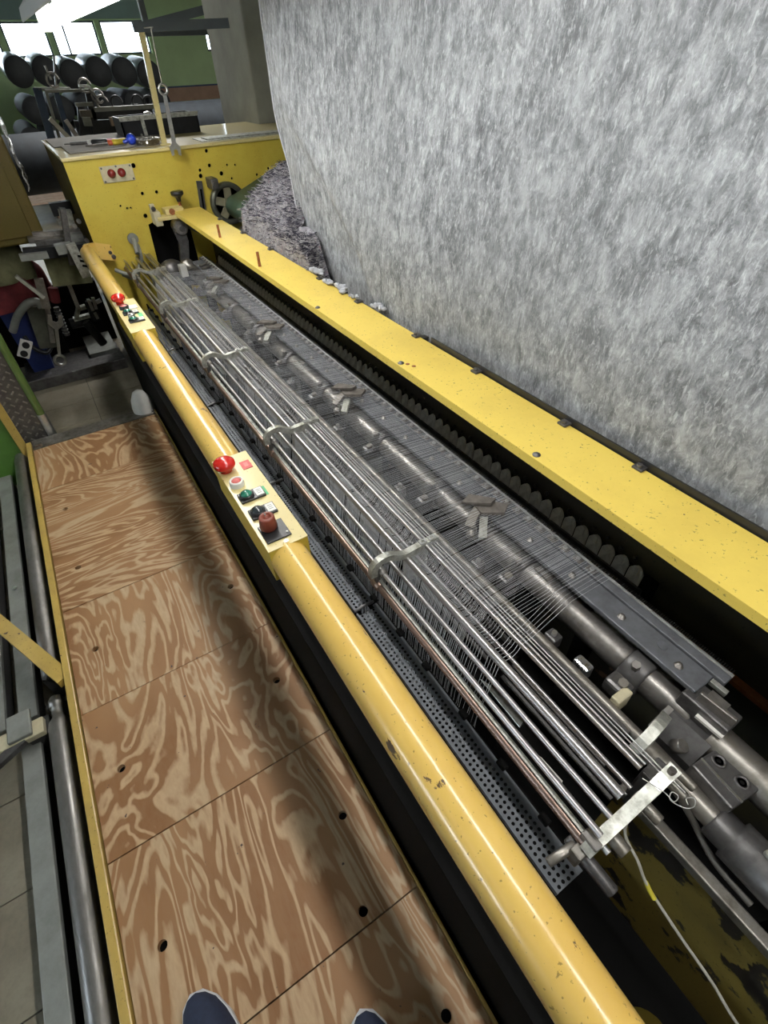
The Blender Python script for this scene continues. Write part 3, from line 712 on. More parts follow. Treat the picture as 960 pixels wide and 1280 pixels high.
def lever(y):
    up = Vector((0, -.15, 1))
    o = MB().prism([(.655, y + .02), (.690, y + .034), (.735, y - .018), (.712, y - .026)], (0, 0, .640), X, Y, .008).build('lever_pad', 'pad_steel', sh)
    MB().prism([(.684, y + .005), (.708, y + .014), (.758, y - .042), (.728, y - .062), (.680, y - .030)], (0, 0, .626), X, Y, .010).build('lever_pad', 'pad_steel', o)
    MB().box((.685, y - .03, SZ), (.718, y + .01, .626), bev=.004).build('lever_block', 'dark_steel', o)
    MB().bar((.69, y - .005, .626), (.637, y - .035, .610), .022, .014).build('lever_arm', 'worn_steel', o)
    MB().bar((.69, y - .03, .612), (.650, y - .075, .596), .020, .014).build('lever_arm', 'cast_alu', o)
    MB().cyl((.632, y - .05, .590), (.655, y - .03, .600), .012, 12, .002).build('pivot', 'worn_steel', o)
for y in (.70, 1.42, 2.12, 2.84): lever(y)
# shaft plates with worn yellow paint, under the yarns
for y in (.45, 1.05, 1.80, 2.45):
    MB().box((.705, y, .569), (.748, y + .045, .574), bev=.001).build('cover_strip', 'pad_steel', sh)
    MB().box((.738, y + .002, .574), (.747, y + .04, .5745)).build('worn_paint', 'ivory_plate', sh)
MB().box((.738, .14, .548), (.744, .34, .574)).build('side_strip', 'cast_alu', sh)

nb = thing('needle_bar', (.75, 1.7, .58), 'dark bolted needle bar with bright comb edge beyond the shaft', 'machine part')
MB().box((.720, .095, .587), (.776, 3.36, .600), bev=.002).build('needle_plate', 'slate', nb)
MB().box((.777, .075, .587), (.803, 3.40, .605), bev=.002).build('comb_plate', 'slate', nb)
MB().box((.799, .075, .603), (.8045, 3.40, .608)).build('comb_edge', 'comb_glare', nb)
MB().box((.763, .062, .588), (.774, .094, .599), bev=.001).build('end_stub', 'cast_alu', nb)
for y in (.35, 1.0, 1.65, 2.3, 2.95): MB().box((.765, y - .02, .021), (.80, y + .02, .587)).build('stanchion', 'pit_black', nb)
te = MB(); y = .08
while y < 3.38:
    te.box((.8045, y, .603), (.818, y + .0022, .6055)); y += .0046
te.build('comb_teeth', 'dark_steel', nb, kind='stuff', fixn=False)
bolt = None
for k in range(24):
    y = .145 + k * .135
    if bolt is None: bolt = MB().lathe((.741, y, .600), (.741, y, .609), [(0, .009), (.002, .009), (.0022, .006), (.008, .0057), (.0082, 0)], 6).build('plate_bolt', 'mid_steel', nb)
    else: dup(bolt, nb, (.741 + random.uniform(-.003, .003), y, .6041), rot=(0, 0, random.random() * 3))
for k in range(10):
    y = .19 + k * .30
    MB().cyl((.755, y, .5995), (.755, y, .6015), .010, 12).build('washer', 'slate', nb)
sb = None
for k in range(74):
    y = .40 + k * .0405
    if sb is None: sb = MB().box((.779, y - .013, .605), (.796, y + .013, .6085), bev=.0012).build('comb_segment', 'mid_steel', nb)
    else: dup(sb, nb, (.7875, y, .6068 + random.uniform(-.0008, .0008)))
sb = None
for k in range(74):
    y = .40 + k * .0405
    if sb is None: sb = MB().cyl((.788, y, .6085), (.788, y, .613), .0055, 6).build('segment_screw', 'bright_steel', nb)
    else: dup(sb, nb, (.788, y, .6108), rot=(0, 0, random.random()))

nb.location.x -= .008; nb.location.z += .006
sk = thing('sinker_row', (.885, 1.8, .54), 'long row of upright grey scalloped sinker fingers under the yellow beam', 'machine part')
MB().box((.876, .32, .520), (.882, 3.45, .552)).build('sinker_rail', 'dark_steel', sk)
MB().box((.893, .30, .520), (.900, 3.45, .585)).build('sinker_backing', 'pit_black', sk)
sf = None
for k in range(76):
    y = .352 + k * .0405
    if sf is None:
        m_ = MB(); L = .0365
        fn = lambda u, v: Vector((.880 + .006 * sin(pi * u) + .004 * v, y - L / 2 + L * u, .546 + .052 * v * (1 - .22 * (abs(u - .5) * 2) ** 2)))
        m_.grid(fn, 6, 1); m_.grid(lambda u, v: fn(u, v) + Vector((.004, 0, 0)), 6, 1)
        m_.box((.884, y - .004, .575), (.892, y + .004, .600))
        sf = m_.build('sinker_finger', 'sinker_grey', sk)
        o0 = ORG[sf.name].copy()
    else: dup(sf, sk, o0 + Vector((random.uniform(-.001, .001), k * .0405, random.uniform(-.001, .001))), rot=(0, 0, random.uniform(-.05, .05)))
kb = None
for k in range(76):
    y = .372 + k * .0405
    if kb is None: kb = MB().ball((.8995, y, .604), .006, 8, 5).build('sinker_knob', 'black_plastic', sk)
    else: dup(kb, sk, (.8995, y, .604))

# ------------------------------------------------------------------ couplings at the near end
cb = thing('shaft_coupling', (.66, 0, .45), 'split steel clamp block with two socket screws on the shaft end', 'machine part')
MB().prism([(.632, .46), (.735, .46), (.742, .535), (.720, .556), (.680, .556), (.640, .520)], (0, .108, 0), X, Z, .086).build('end_block', 'dark_steel', cb)
MB().prism([(.640, .5225), (.680, .5575), (.6805, .562), (.638, .526)], (0, .112, 0), X, Z, .012).build('block_lip', 'mid_steel', cb)
Rb = Matrix.Rotation(radians(-6), 3, 'Z')
MB().box((.618, -.062, .47), (.702, .018, .555), Rb, None, .004).build('split_block', 'dark_steel', cb)
MB().box((.640, -.062, .5551), (.644, .018, .557), Rb, (.66, -.022, .55)).build('split_line', 'bright_steel', cb)
MB().box((.690, -.062, .5551), (.694, .018, .557), Rb, (.66, -.022, .55)).build('split_line', 'bright_steel', cb)
for y in (.000, -.042):
    s_ = MB().lathe((.668, y, .552), (.668, y, .565), [(0, .0125), (.006, .0125), (.0062, .0085), (.003, .008), (.003, 0)], 18).build('socket_screw', 'dark_steel', cb)
    MB().cyl((.668, y, .5545), (.668, y, .5555), .004, 6).build('socket', 'pit_black', s_)
MB().cyl((.71, .035, SZ), (.71, -.35, SZ - .01), .036, 24).build('shaft_end', 'worn_steel', cb)
MB().box((.706, .022, .590), (.715, .088, .622), Matrix.Rotation(radians(4), 3, 'Z'), None, .002).box((.715, .045, .592), (.737, .080, .612)).build('stop_plate', 'mid_steel', cb)
MB().box((.688, .020, .578), (.697, .070, .584), Matrix.Rotation(radians(2), 3, 'Z')).build('worn_strip', 'white_plastic', cb)
MB().box((.695, .02, .545), (.745, .11, .60), bev=.004).build('stop_base', 'dark_steel', cb)
ds = thing('drive_shaft', (.612, -.1, .44), 'short lower shaft with stepped coupling sleeve at the near end', 'shaft')
MB().cyl((.606, .10, .515), (.606, -.055, .505), .021, 24).build('shaft', 'worn_steel', ds)
MB().lathe((.606, -.05, .505), (.606, -.35, .495), [(0, .026), (.003, .031), (.035, .031), (.036, .039), (.16, .039), (.165, .035), (.3, .035)], 26).build('coupling_sleeve', 'dark_steel', ds)
MB().box((.59, -.25, .021), (.622, -.20, .475)).build('stanchion', 'pit_black', ds)
MB().cyl((.606, -.125, .543), (.606, -.125, .552), .006, 10).build('grub_screw', 'cast_alu', ds)
MB().strip(smooth_path([(.560, .095, .535), (.585, .092, .560), (.62, .095, .572), (.648, .100, .565)], 4), .02, .026, (0, 1, 0)).build('rocker_arm', 'cast_alu', ds)
MB().cyl((.645, .06, .525), (.647, .05, .545), .013, 14, .002).build('stud', 'mid_steel', ds)
# end frame: rail and olive side sheet
ef = thing('side_plate', (.56, -.25, .02), 'oily olive side sheet with worn steel top rail at the near end of the machine', 'machine part')
MB().box((.540, -.9, .425), (.562, .075, .45), bev=.003).build('top_rail', 'worn_steel', ef)
MB().box((.545, -.9, .02), (.553, .07, .425)).build('side_sheet', 'olive_peel', ef)
MB().box((.515, .03, .50), (.560, .06, .60), bev=.004).box((.530, .03, .44), (.560, .055, .50)).build('rack_bracket', 'dark_steel', ef)
yb = thing('yellow_flange', (.40, -.20, .02), 'yellow painted flange down in the dark pit by the tube', 'machine part')
MB().lathe((.40, -.24, .02), (.40, -.24, .14), [(0, .06), (.03, .06), (.032, .035), (.06, .03), (.062, .015), (.07, .015)], 24).build('flange', 'old_yellow', yb)
MB().cyl((.35, -.19, .07), (.35, -.19, .09), .010, 6).build('bolt', 'mid_steel', yb)
cab = thing('signal_cable', (.48, -.05, .25), 'thin pale cable with a yellow sleeve hanging from the end arm', 'cable')
cpts = smooth_path([(.493, .03, .60), at(781, 1036, Z=.50), at(798, 1078, Z=.45), at(810, 1108, Z=.42), at(850, 1170, Z=.38), at(890, 1228, Z=.34), at(925, 1285, Z=.30), at(1010, 1400, Z=.2)], 6)
MB().tube(cpts, .0028, 8).build('cable', 'cable_pale', cab)
MB().tube(smooth_path([at(807, 1102, Z=.422), at(812, 1113, Z=.417), at(818, 1124, Z=.411)], 4), .0042, 8).build('sleeve', 'cable_yellow', cab)
MB().tube(smooth_path([(.535, .03, .60), (.56, .02, .56), (.585, -.03, .49), (.575, -.09, .46), (.57, -.16, .457)], 6), .006, 8).build('rubber_hose', 'cable_dark', None, label='dark rubber hose drooping from end arm to the steel rail', cat='hose')

# ------------------------------------------------------------------ yellow cross beam
bm_ = thing('cross_beam', (.78, 1.5, .83), 'long chipped yellow steel beam running above the needle bar', 'beam')
BY0, BY1 = -.8, 3.44
def bx_(y): return .706 + .008 * (y - 1.2) if y > 1.2 else .706
b = MB()
b.prism([(0, 0), (.155, 0), (.155, .006), (0, .006)], (.703, BY1, .854), X, Z, BY1 - BY0)
b.prism([(0, 0), (.006, 0), (.006, .016), (0, .016)], (.703, BY1, .838), X, Z, BY1 - BY0)
b.prism([(0, 0), (.006, 0), (.006, .040), (0, .040)], (.852, BY1, .814), X, Z, BY1 - BY0)
b.build('beam', 'beam_yellow', bm_)
for y in (-.4, .4, 1.2, 2.0, 2.8):
    MB().box((.80, y, .79), (.905, y + .02, .853)).build('rib', 'peel_black', bm_)
for y in (2.70, 2.155):
    MB().cyl((.735 if y > 2.5 else .722, y, .86), (.735 if y > 2.5 else .722, y, .915), .006, 10).build('pin', 'rust', bm_, label='rusty upright pin')
for x, y in ((.712, 1.60), (.716, 1.09), (.716, .57)):
    MB().lathe((x, y, .86), (x, y, .866), [(0, .009), (.002, .009), (.0022, .0055), (.005, .005), (.0051, 0)], 8).build('bolt', 'dark_steel', bm_)
for x, y in ((.728, 1.075), (.735, 1.055)):
    MB().cyl((x, y, .86), (x, y, .8606), .006, 8).build('paint_chip', 'rust', bm_)
for x, y in ((.848, 1.86), (.846, 1.67), (.846, 1.56), (.848, 1.21), (.848, .93), (.848, .62), (.85, .42), (.848, 2.35), (.848, 2.7), (.848, 3.05)):
    MB().box((x - .008, y - .012, .86), (x + .018, y + .012, .866), bev=.002).cyl((x, y, .866), (x, y, .872), .006, 6).build('clip', 'dark_steel', bm_)
MB().box((.862, BY0, .845), (.866, 1.15, .875)).build('rear_strip', 'black_plastic', bm_)  # thin black strip along the rear edge of the beam
# clamp at the far end of the beam
kc = thing('beam_clamp', (.70, 3.48, .83), 'pale yellow hinge clamp with black T-knob at far beam end', 'clamp')
MB().box((.60, 3.40, .825), (.72, 3.47, .845), bev=.004).box((.655, 3.42, .845), (.76, 3.50, .875), bev=.004).build('clamp_body', 'panel_yellow', kc)
MB().box((.585, 3.41, .80), (.625, 3.50, .87), bev=.004).box((.585, 3.44, .86), (.61, 3.47, .905), bev=.003).build('clamp_lug', 'ivory_plate', kc)
MB().cyl((.598, 3.435, .885), (.598, 3.425, .885), .012, 12).build('bolt', 'dark_steel', kc)
MB().cyl((.69, 3.415, .862), (.69, 3.405, .862), .016, 12).build('bolt', 'rust', kc)
k_ = MB().cyl((.757, 3.47, .855), (.757, 3.47, .91), .008, 10); k_.build('knob_stem', 'rust', kc)
MB().lathe((.757, 3.47, .895), (.757, 3.47, .95), [(0, .012), (.018, .015), (.030, .030), (.034, .036), (.050, .036), (.052, .033)], 8).build('knob', 'black_plastic', kc)

# ------------------------------------------------------------------ end cabinet
ec = thing('end_cabinet', (.9, 4.0, FL), 'large yellow end cabinet carrying tools on its top', 'cabinet')
CY = 3.55
holes = [(.583, 1.076, .012), (.585, .944, .009), (.664, .942, .009), (.565, .835, .012), (.939, 1.018, .009), (1.0, 1.035, .010), (1.061, .989, .012), (1.105, 1.028, .006), (1.154, 1.023, .006),
         (.999, .959, .009), (1.118, .958, .007), (1.001, 1.105, .010), (.935, .99, .012), (.45, .90, .006), (.48, .885, .006), (.50, .885, .005), (1.28, .96, .008), (1.36, .985, .008)]
op = [(.545, .45), (.80, .40), (.80, .80), (.60, .80), (.565, .79)]
MB().holed([(.245, FL + .02), (1.95, FL + .02), (1.95, 1.125), (.245, 1.125)], holes + [op], (0, CY + .012, 0), X, Z, -.012).build('front_sheet', 'cabinet_yellow', ec)
c_ = MB(); c_.box((.245, CY + .014, FL), (.257, 4.55, 1.125)); c_.box((1.94, CY + .014, FL), (1.95, 4.55, 1.125)); c_.box((.257, 4.54, FL), (1.94, 4.55, 1.125)); c_.build('side_sheet', 'side_shade', ec)
MB().box((.24, CY - .012, 1.125), (1.955, 4.56, 1.142), bev=.004).build('top_sheet', 'panel_yellow', ec)
MB().box((.257, CY + .10, FL + .02), (1.9, CY + .115, 1.1)).build('inner_wall', 'pit_black', ec)
MB().box((.262, 4.02, 1.143), (.90, 4.52, 1.149)).box((.30, CY + .10, 1.143), (.80, 4.02, 1.149)).build('rubber_mat', 'mat_grey', ec)
ip = MB().box((.405, CY - .006, 1.012), (.572, CY, 1.088), bev=.002).build('indicator_plate', 'ivory_plate', ec)
for x in (.458, .510):
    l_ = MB().lathe((x, CY - .006, 1.053), (x, CY - .05, 1.053), [(0, .021), (.006, .021), (.008, .018), (.020, .016), (.025, .008), (.026, 0)], 18).build('indicator_lamp', 'lamp_red', ip)
for x, z in ((.415, 1.08), (.49, 1.083), (.562, 1.08), (.415, 1.02), (.562, 1.02)): MB().cyl((x, CY - .008, z), (x, CY - .006, z), .005, 8).build('screw', 'dark_steel', ip)
# slotted arm and links by the opening
lk = thing('slotted_link', (.9, 3.5, .75), 'dark slotted link upright on the end cabinet beside the pulley', 'machine part')
MB().prism([(-.016, -.12), (.016, -.12), (.016, .10), (-.016, .10)], (.905, CY - .003, .87), (.99, 0, -.1), (.1, 0, .99), .012).build('link', 'dark_steel', lk)
MB().prism([(-.006, -.06), (.006, -.06), (.006, .06), (-.006, .06)], (.907, CY - .0155, .87), (.99, 0, -.1), (.1, 0, .99), .001).build('slot', 'pit_black', lk)
MB().cyl((.915, CY - .03, .775), (.915, CY, .775), .018, 12).build('bolt', 'bright_steel', lk)
pu = thing('belt_pulley', (1.05, 3.5, .73), 'grey-green spoked pulley wheel on the end cabinet', 'wheel')
pc = Vector((1.055, 3.50, .842))
MB().lathe(pc + Vector((0, .03, 0)), pc - Vector((0, .05, 0)), [(0, .088), (0.001, .108), (.010, .112), (.035, .112), (.045, .108), (.046, .088), (.036, .084), (.010, .084), (0.0, .088)], 36).build('rim', 'pulley', pu)
MB().lathe(pc + Vector((0, .02, 0)), pc - Vector((0, .05, 0)), [(0, .034), (.05, .034), (.055, .028)], 24).build('hub', 'pulley_hub', pu)
for k in range(5):
    w = 2 * pi * k / 5 + .3; d = Vector((cos(w), 0, sin(w)))
    MB().bar(pc + d * .03, pc + d * .088, .042, .012, (0, 1, 0)).build('spoke', 'pulley_hub', pu)
MB().cyl(pc + Vector((0, .048, 0)), pc - Vector((0, .07, 0)), .014, 14).build('axle', 'dark_steel', pu)
br = MB().box((.955, 3.44, .93), (1.0, 3.545, .985), bev=.006).cyl((.978, 3.43, .958), (.978, 3.46, .958), .015, 12)
br.build('bearing_bracket', 'dark_steel', None, label='small dark bearing bracket bolted beside the pulley top', cat='bracket')
# mechanism in front of the dark opening
mc = thing('crank_mechanism', (.70, 3.42, .45), 'grimy crank arm and knuckle in front of the cabinet opening', 'machine part')
MB().prism([(-.02, 0), (.03, .0), (.055, .10), (.05, .17), (.02, .20), (-.015, .18), (.0, .10)], (.685, 3.45, .60), X, Z, .03).build('crank_arm', 'dark_steel', mc)
MB().cyl((.715, 3.40, .775), (.715, 3.50, .775), .038, 20, .004).build('knuckle', 'mid_steel', mc)
MB().cyl((.715, 3.385, .775), (.715, 3.40, .775), .016, 8).build('bolt', 'dark_steel', mc)
MB().prism([(0, 0), (.09, -.05), (.02, .06)], (.745, 3.43, .77), X, Z, .02).build('gusset', 'pulley', mc)
MB().ball((.60, 3.42, .56), .075, 12, 8, (1, .8, .85)).build('casting', 'dark_steel', mc)
MB().lathe((.68, 3.40, .585), (.70, 3.24, .575), [(0, .03), (.02, .042), (.06, .042), (.062, .026), (.16, .026)], 18).build('sleeve', 'mid_steel', mc)
MB().box((.69, 3.12, .575), (.80, 3.28, .60), Matrix.Rotation(.5, 3, 'Z'), None, .004).build('pad', 'dark_steel', mc)
MB().box((.715, 3.16, .60), (.78, 3.18, .615), Matrix.Rotation(.5, 3, 'Z')).box((.72, 3.22, .60), (.78, 3.24, .615), Matrix.Rotation(.5, 3, 'Z')).build('pad_cleat', 'mid_steel', mc)
MB().box((.62, 3.28, .55), (.66, 3.33, .615), bev=.004).build('white_block', 'white_plastic', mc)
MB().box((.58, 3.40, .02), (.68, 3.50, .52)).build('base', 'pit_black', mc)
hp = MB()
for dx in (0, .03): hp.tube(smooth_path([(.30 + dx, 3.50, .60 - dx), (.36 + dx, 3.46, .575 - dx), (.42, 3.47, .585), (.46, 3.50, .64), (.47, 3.56, .70)], 6), .012, 8)
hp.build('grey_hose_pair', 'rail_grey', None, label='two short grey hoses curling behind the tube rail end', cat='hose')
MB().cyl((.455, 3.54, .735), (.455, 3.53, .735), .03, 14).tube(smooth_path([(.455, 3.53, .735), (.45, 3.48, .72), (.44, 3.44, .68)], 5), .012, 8).build('cable_gland', 'rail_grey', None, label='grey cable leaving a gland on the yellow cabinet front', cat='cable')

# ------------------------------------------------------------------ things on the cabinet
ZTOP = 1.142
def wrench(name, p, q, label, r=.022):
    """open and ring spanner from ring end p to jaw end q"""
    p = Vector(p); q = Vector(q); d = (q - p).normalized(); L = (q - p).length
    nrm = Vector((0, 1, 0)); nrm = (nrm - d * nrm.dot(d)).normalized(); s = d.cross(nrm)
    t = thing(name, p, label, 'wrench')
    ring = MB(); n = 24; vs = []; fs = []
    for k in range(n):
        w = 2 * pi * k / n; e = d * cos(w) + s * sin(w)
        for rr, h in ((r, -.005), (r, .005), (r * .58, .005), (r * .58, -.005)): vs.append(p + e * rr + nrm * h)
    for k in range(n):
        k2 = (k + 1) % n
        for a in range(4): fs.append((k * 4 + a, k * 4 + (a + 1) % 4, k2 * 4 + (a + 1) % 4, k2 * 4 + a))
    ring.add(vs, fs, True).build('ring_end', 'bright_steel', t)
    MB().prism([(r * .9, -.009), (L - r * 1.2, -.011), (L - r * 1.2, .011), (r * .9, .009)], p - nrm * .004, d, s, .008).build('handle', 'bright_steel', t)
    MB().prism([(L - r * 1.4, -.010), (L - r * .6, -r * 1.1), (L + r * .9, -r * .95), (L + r * .75, -r * .45), (L - r * .1, -r * .40), (L - r * .3, 0), (L - r * .1, r * .40), (L + r * .75, r * .45), (L + r * .9, r * .95), (L - r * .6, r * 1.1), (L - r * 1.4, .010)], p - nrm * .005, d, s, .010).build('jaw', 'bright_steel', t)
    return t
wrench('hanging_spanner', at(204, 112, Y=3.50), at(219, 188, Y=3.50), 'long steel spanner hanging on a cord before the yellow cabinet', .026)
MB().tube([at(189, 37, Y=3.50), at(196, 74, Y=3.50), at(203, 107, Y=3.50)], .003, 6).tube([at(189, 37, Y=3.50), at(191, 34, Y=3.58), at(178, 35, Y=3.66)], .003, 6).build('cord', 'cable_pale', None, label='pale cord from which the steel spanner hangs', cat='cord')
ps = thing('upright_post', (.80, 3.66, ZTOP), 'thin pale steel post with short top bar standing on cabinet', 'post')
MB().bar((.80, 3.66, ZTOP), (.835, 3.66, 1.625), .028, .022, (0, 1, 0)).build('post', 'panel_yellow', ps)
MB().bar((.80, 3.66, 1.625), (1.30, 3.66, 1.635), .03, .04).build('top_bar', 'girder_grey', ps)
MB().box((.775, 3.635, ZTOP), (.83, 3.685, ZTOP + .008)).build('foot', 'panel_yellow', ps)
def driver(name, p, ang, hcol, hc2, label):
    p = Vector(p); d = Vector((cos(ang), sin(ang), 0)); t = thing(name, p, label, 'screwdriver'); z = Vector((0, 0, .016))
    MB().lathe(p + z, p + z + d, [(0, .010), (.006, .015), (.05, .014), (.075, .0155), (.085, .009)], 12).build('handle', hcol, t)
    MB().lathe(p + z + d * .085, p + z + d, [(0, .013), (.018, .013), (.022, .006)], 12).build('ferrule', hc2, t)
    MB().cyl(p + z + d * .1, p + z + d * .23, .0035, 8).build('blade', 'mid_steel', t)
ZM = 1.149
driver('screwdriver', at(134, 177, Z=ZM + .016) - Vector((0, 0, .016)), 2.8, 'black_plastic', 'white_plastic', 'screwdriver with black and white handle on the cabinet mat')
driver('screwdriver', at(158, 176, Z=ZM + .016) - Vector((0, 0, .016)), 3.35, 'yellow_bright', 'orange_plastic', 'screwdriver with yellow and orange handle on the cabinet mat')
pl = thing('pliers', (.5, 4.0, ZM), 'dark pliers with pink handles lying on the mat', 'pliers')
pp = at(112, 180, Z=ZM)
MB().bar(pp + Vector((-.10, .02, .008)), pp + Vector((.02, 0, .008)), .022, .012).build('jaws', 'black_iron', pl)
for s in (-1, 1): MB().tube(smooth_path([pp + Vector((.02, .005 * s, .008)), pp + Vector((.08, .028 * s, .008)), pp + Vector((.15, .018 * s, .008))], 4), .007, 8).build('handle', 'pink_plastic', pl)
bl = at(164, 174, Z=ZM + .03)
MB().ball(bl, .027, 18, 12).lathe(bl, bl + Vector((-.06, -.01, -.012)), [(.02, .010), (.045, .009), (.05, .004)], 10).build('blue_bulb_blower', 'blue_bright', None, label='bright blue rubber bulb beside the dish of screws', cat='bulb')
dish = thing('screw_dish', at(186, 182, Z=ZTOP), 'shallow dark metal dish heaped with small screws', 'dish')
dc = at(186, 182, Z=ZTOP); dc.z = ZTOP
MB().lathe(dc, dc + Z, [(0, .05), (.004, .055), (.030, .075), (.032, .077), (.030, .072), (.008, .052), (.008, 0)], 24).build('dish', 'worn_steel', dish)
scr = MB()
for k in range(70):
    a = random.random() * 2 * pi; r_ = .06 * math.sqrt(random.random()); p = dc + Vector((r_ * cos(a), r_ * sin(a), .012 + random.random() * .022 * (1.4 - r_ / .06)))
    d = Vector((random.uniform(-1, 1), random.uniform(-1, 1), random.uniform(-.3, .8))).normalized()
    scr.cyl(p, p + d * .018, .003, 5).cyl(p + d * .018, p + d * .022, .006, 6)
scr.build('screws', 'bright_steel', dish, kind='stuff')
tb = thing('open_box', (.86, 4.1, ZTOP), 'open grey sheet metal box standing behind the blue bulb', 'box')
t0 = at(152, 158, Y=4.16); t1 = at(205, 160, Y=4.16)
f_ = MB(); f_.box((t0.x, 4.16, ZTOP), (t0.x + .48, 4.17, ZTOP + .10)); f_.box((t0.x, 4.16, ZTOP), (t0.x + .01, 4.40, ZTOP + .10)); f_.box((t0.x + .47, 4.16, ZTOP), (t0.x + .48, 4.40, ZTOP + .10)); f_.box((t0.x, 4.40, ZTOP), (t0.x + .48, 4.41, ZTOP + .10)); f_.box((t0.x, 4.17, ZTOP), (t0.x + .48, 4.4, ZTOP + .006))
f_.build('box_walls', 'black_iron', tb)
MB().box((t0.x - .004, 4.152, ZTOP + .085), (t0.x + .484, 4.16, ZTOP + .108)).box((t0.x + .12, 4.152, ZTOP), (t0.x + .14, 4.16, ZTOP + .085)).build('box_rim', 'cast_alu', tb)
MB().box((1.0, 3.60, ZTOP), (1.58, 3.80, ZTOP + .004)).box((1.04, 3.63, ZTOP + .004), (1.50, 3.75, ZTOP + .010)).build('scrap_sheet', 'cast_alu', None, label='pale scrap sheets lying on the cabinet top by the column', cat='sheet')

# ------------------------------------------------------------------ feed belt and fluff
fb = thing('feed_belt', (1.2, 1.8, .7), 'green feed belt rising behind the yellow beam beside the pulley', 'conveyor')
r0 = .060; slope = .37
pr = [(1.06 + r0 * cos(a), .842 + r0 * sin(a)) for a in [pi / 2 + pi * k / 14 for k in range(15)]]
pr = [(1.06 + 1.1, pr[0][1] + 1.1 * slope)] + pr + [(1.06 + 1.1, pr[-1][1] + 1.1 * slope)]
o_ = MB().prism(pr, (0, 3.40, 0), X, Z, 1.66)
for i in range(len(o_.sm)): o_.sm[i] = i >= 2
o_.build('belt', 'belt_green', fb)
for y in (1.85, 3.3): MB().box((1.5, y - .05, FL), (1.6, y + .05, .87)).build('stand', 'pit_black', fb)
MB().cyl((1.06, 1.70, .842), (1.06, 3.47, .842), .03, 16).build('roller_core', 'dark_steel', fb)
def fl_surf(u, v):
    # u from the beam up the belt, v from the far edge towards the camera
    y = 3.20 - .40 * (1 - u) * (1 - v) - 1.27 * v
    x0 = .868; x = x0 + (1.83 - .885 * smooth(2.5, 2.2, y) - x0) * u
    bz = .815 + .285 * min(1, max(0, (x - .86) / .22)) ** .8 * .55 + max(0, x - 1.08) * .33
    e = min(1, v * 22) ** .5
    h = .03 + .06 * e
    n = noise.fractal(Vector((x * 9, y * 9, 1.7)), 1, 2, 5)
    k_ = smooth(-.005, .03, u) * smooth(1.0, .90, v)
    return Vector((x + .012 * k_ * noise.noise(Vector((x * 20, y * 20, 4))), y + .012 * noise.noise(Vector((x * 20, y * 20, 9))), (bz + h + .030 * n) * k_ + .78 * (1 - k_)))
fm = MB(); fm.grid(fl_surf, 80, 130)
fl = fm.build('fibre_batt', 'fluff', None, fixn=False, label='heap of grey shredded textile fluff on the feed belt', cat='fibre', kind='stuff')
for mt, nf in (('fibre_pale', 4600), ('fibre_dark', 3800)):
    q = MB()
    for k in range(nf):
        u = random.random() * .75; v = random.random() ** 1.2
        p = fl_surf(u, v) + Vector((0, 0, random.uniform(-.004, .010)))
        a = random.random() * 2 * pi; L = random.uniform(.012, .035); d = Vector((cos(a), sin(a), random.uniform(-.2, .5))); e = Vector((-d.y, d.x, random.uniform(-.4, .4)))
        q.tube([p, p + d * L * .5 + e * L * .2, p + d * L - e * L * .15], random.uniform(.0006, .0016), 3, False)
    q.build('loose_fibres', mt, fl, fixn=False, kind='stuff')
for i, (x, y, s) in enumerate(((.850, 1.78, .020), (.862, 1.70, .024), (.866, 1.92, .026), (.868, 1.46, .022), (.855, 1.60, .014))):
    m_ = MB()
    for k in range(12): m_.ball((x + random.uniform(-.6, .6) * s, y + random.uniform(-1.5, 1.5) * s, .864 + s * random.uniform(.15, .45)), s * random.uniform(.25, .5), 8, 5, (random.uniform(.7, 1.3), random.uniform(.8, 1.6), .7))
    m_.build('lint_tuft', 'lint', None, label='white lint tuft on the beam edge, %s from the far end' % ('second', 'third', 'first', 'last', 'fourth')[i], cat='lint', group='lint tufts on the beam edge')

# ------------------------------------------------------------------ hanging fibre web
def lerp_tab(tab, z):
    if z <= tab[0][0]: return tab[0][1]
    for (z0, a), (z1, b_) in zip(tab, tab[1:]):
        if z <= z1: return a + (b_ - a) * (z - z0) / (z1 - z0)
    return tab[-1][1]
LEFT = [(.60, 1.80), (.75, 2.03), (.872, 2.255), (1.0, 2.32), (1.12, 2.368), (1.347, 2.464), (1.595, 2.504), (2.0, 2.54), (2.62, 2.56)]
FOLD = [(.55, .20), (.68, .55), (.754, 1.064), (.787, 1.352), (.843, 1.591), (.986, 1.72), (1.15, 1.95), (1.35, 2.3), (2.62, 2.9)]
ZB, ZTW = .66, 2.62
def web(u, v):
    z = ZB + (ZTW - ZB) * v
    yl = lerp_tab(LEFT, z); y = yl + (-1.0 - yl) * u ** 1.0
    fd = lerp_tab(FOLD, z)
    f = smooth(fd + .06, fd - .10, y)
    lean = .06 * smooth(.8, 2.3, z)
    x = .955 + lean - .060 * f * smooth(1.6, .9, z) * (1 - .5 * smooth(.80, .66, z))
    x += .010 * sin(y * 7 + z * 2) * smooth(.0, .3, u) + .012 * noise.noise(Vector((y * 2.2, z * 1.2, 3))) + .010 * noise.noise(Vector((y * 11, z * 2.0, 8))) * smooth(.30, 0, u)
    x += .035 * smooth(.06, 0, u)      # the selvedge curls back
    return Vector((x, y, z))
wb_ = MB(); wb_.grid(web, 150, 110)
hw = thing('fibre_web_sheet', (1.0, .8, ZB), 'broad sheet of white carded fibre web hanging down behind the yellow beam', 'fabric')
wo = wb_.build('web', 'web', hw, fixn=False)
so = wo.modifiers.new('thickness', 'SOLIDIFY'); so.thickness = .003
MB().tube([web(.0, k / 60) for k in range(61)], .0035, 6).build('selvedge', 'lint', hw)
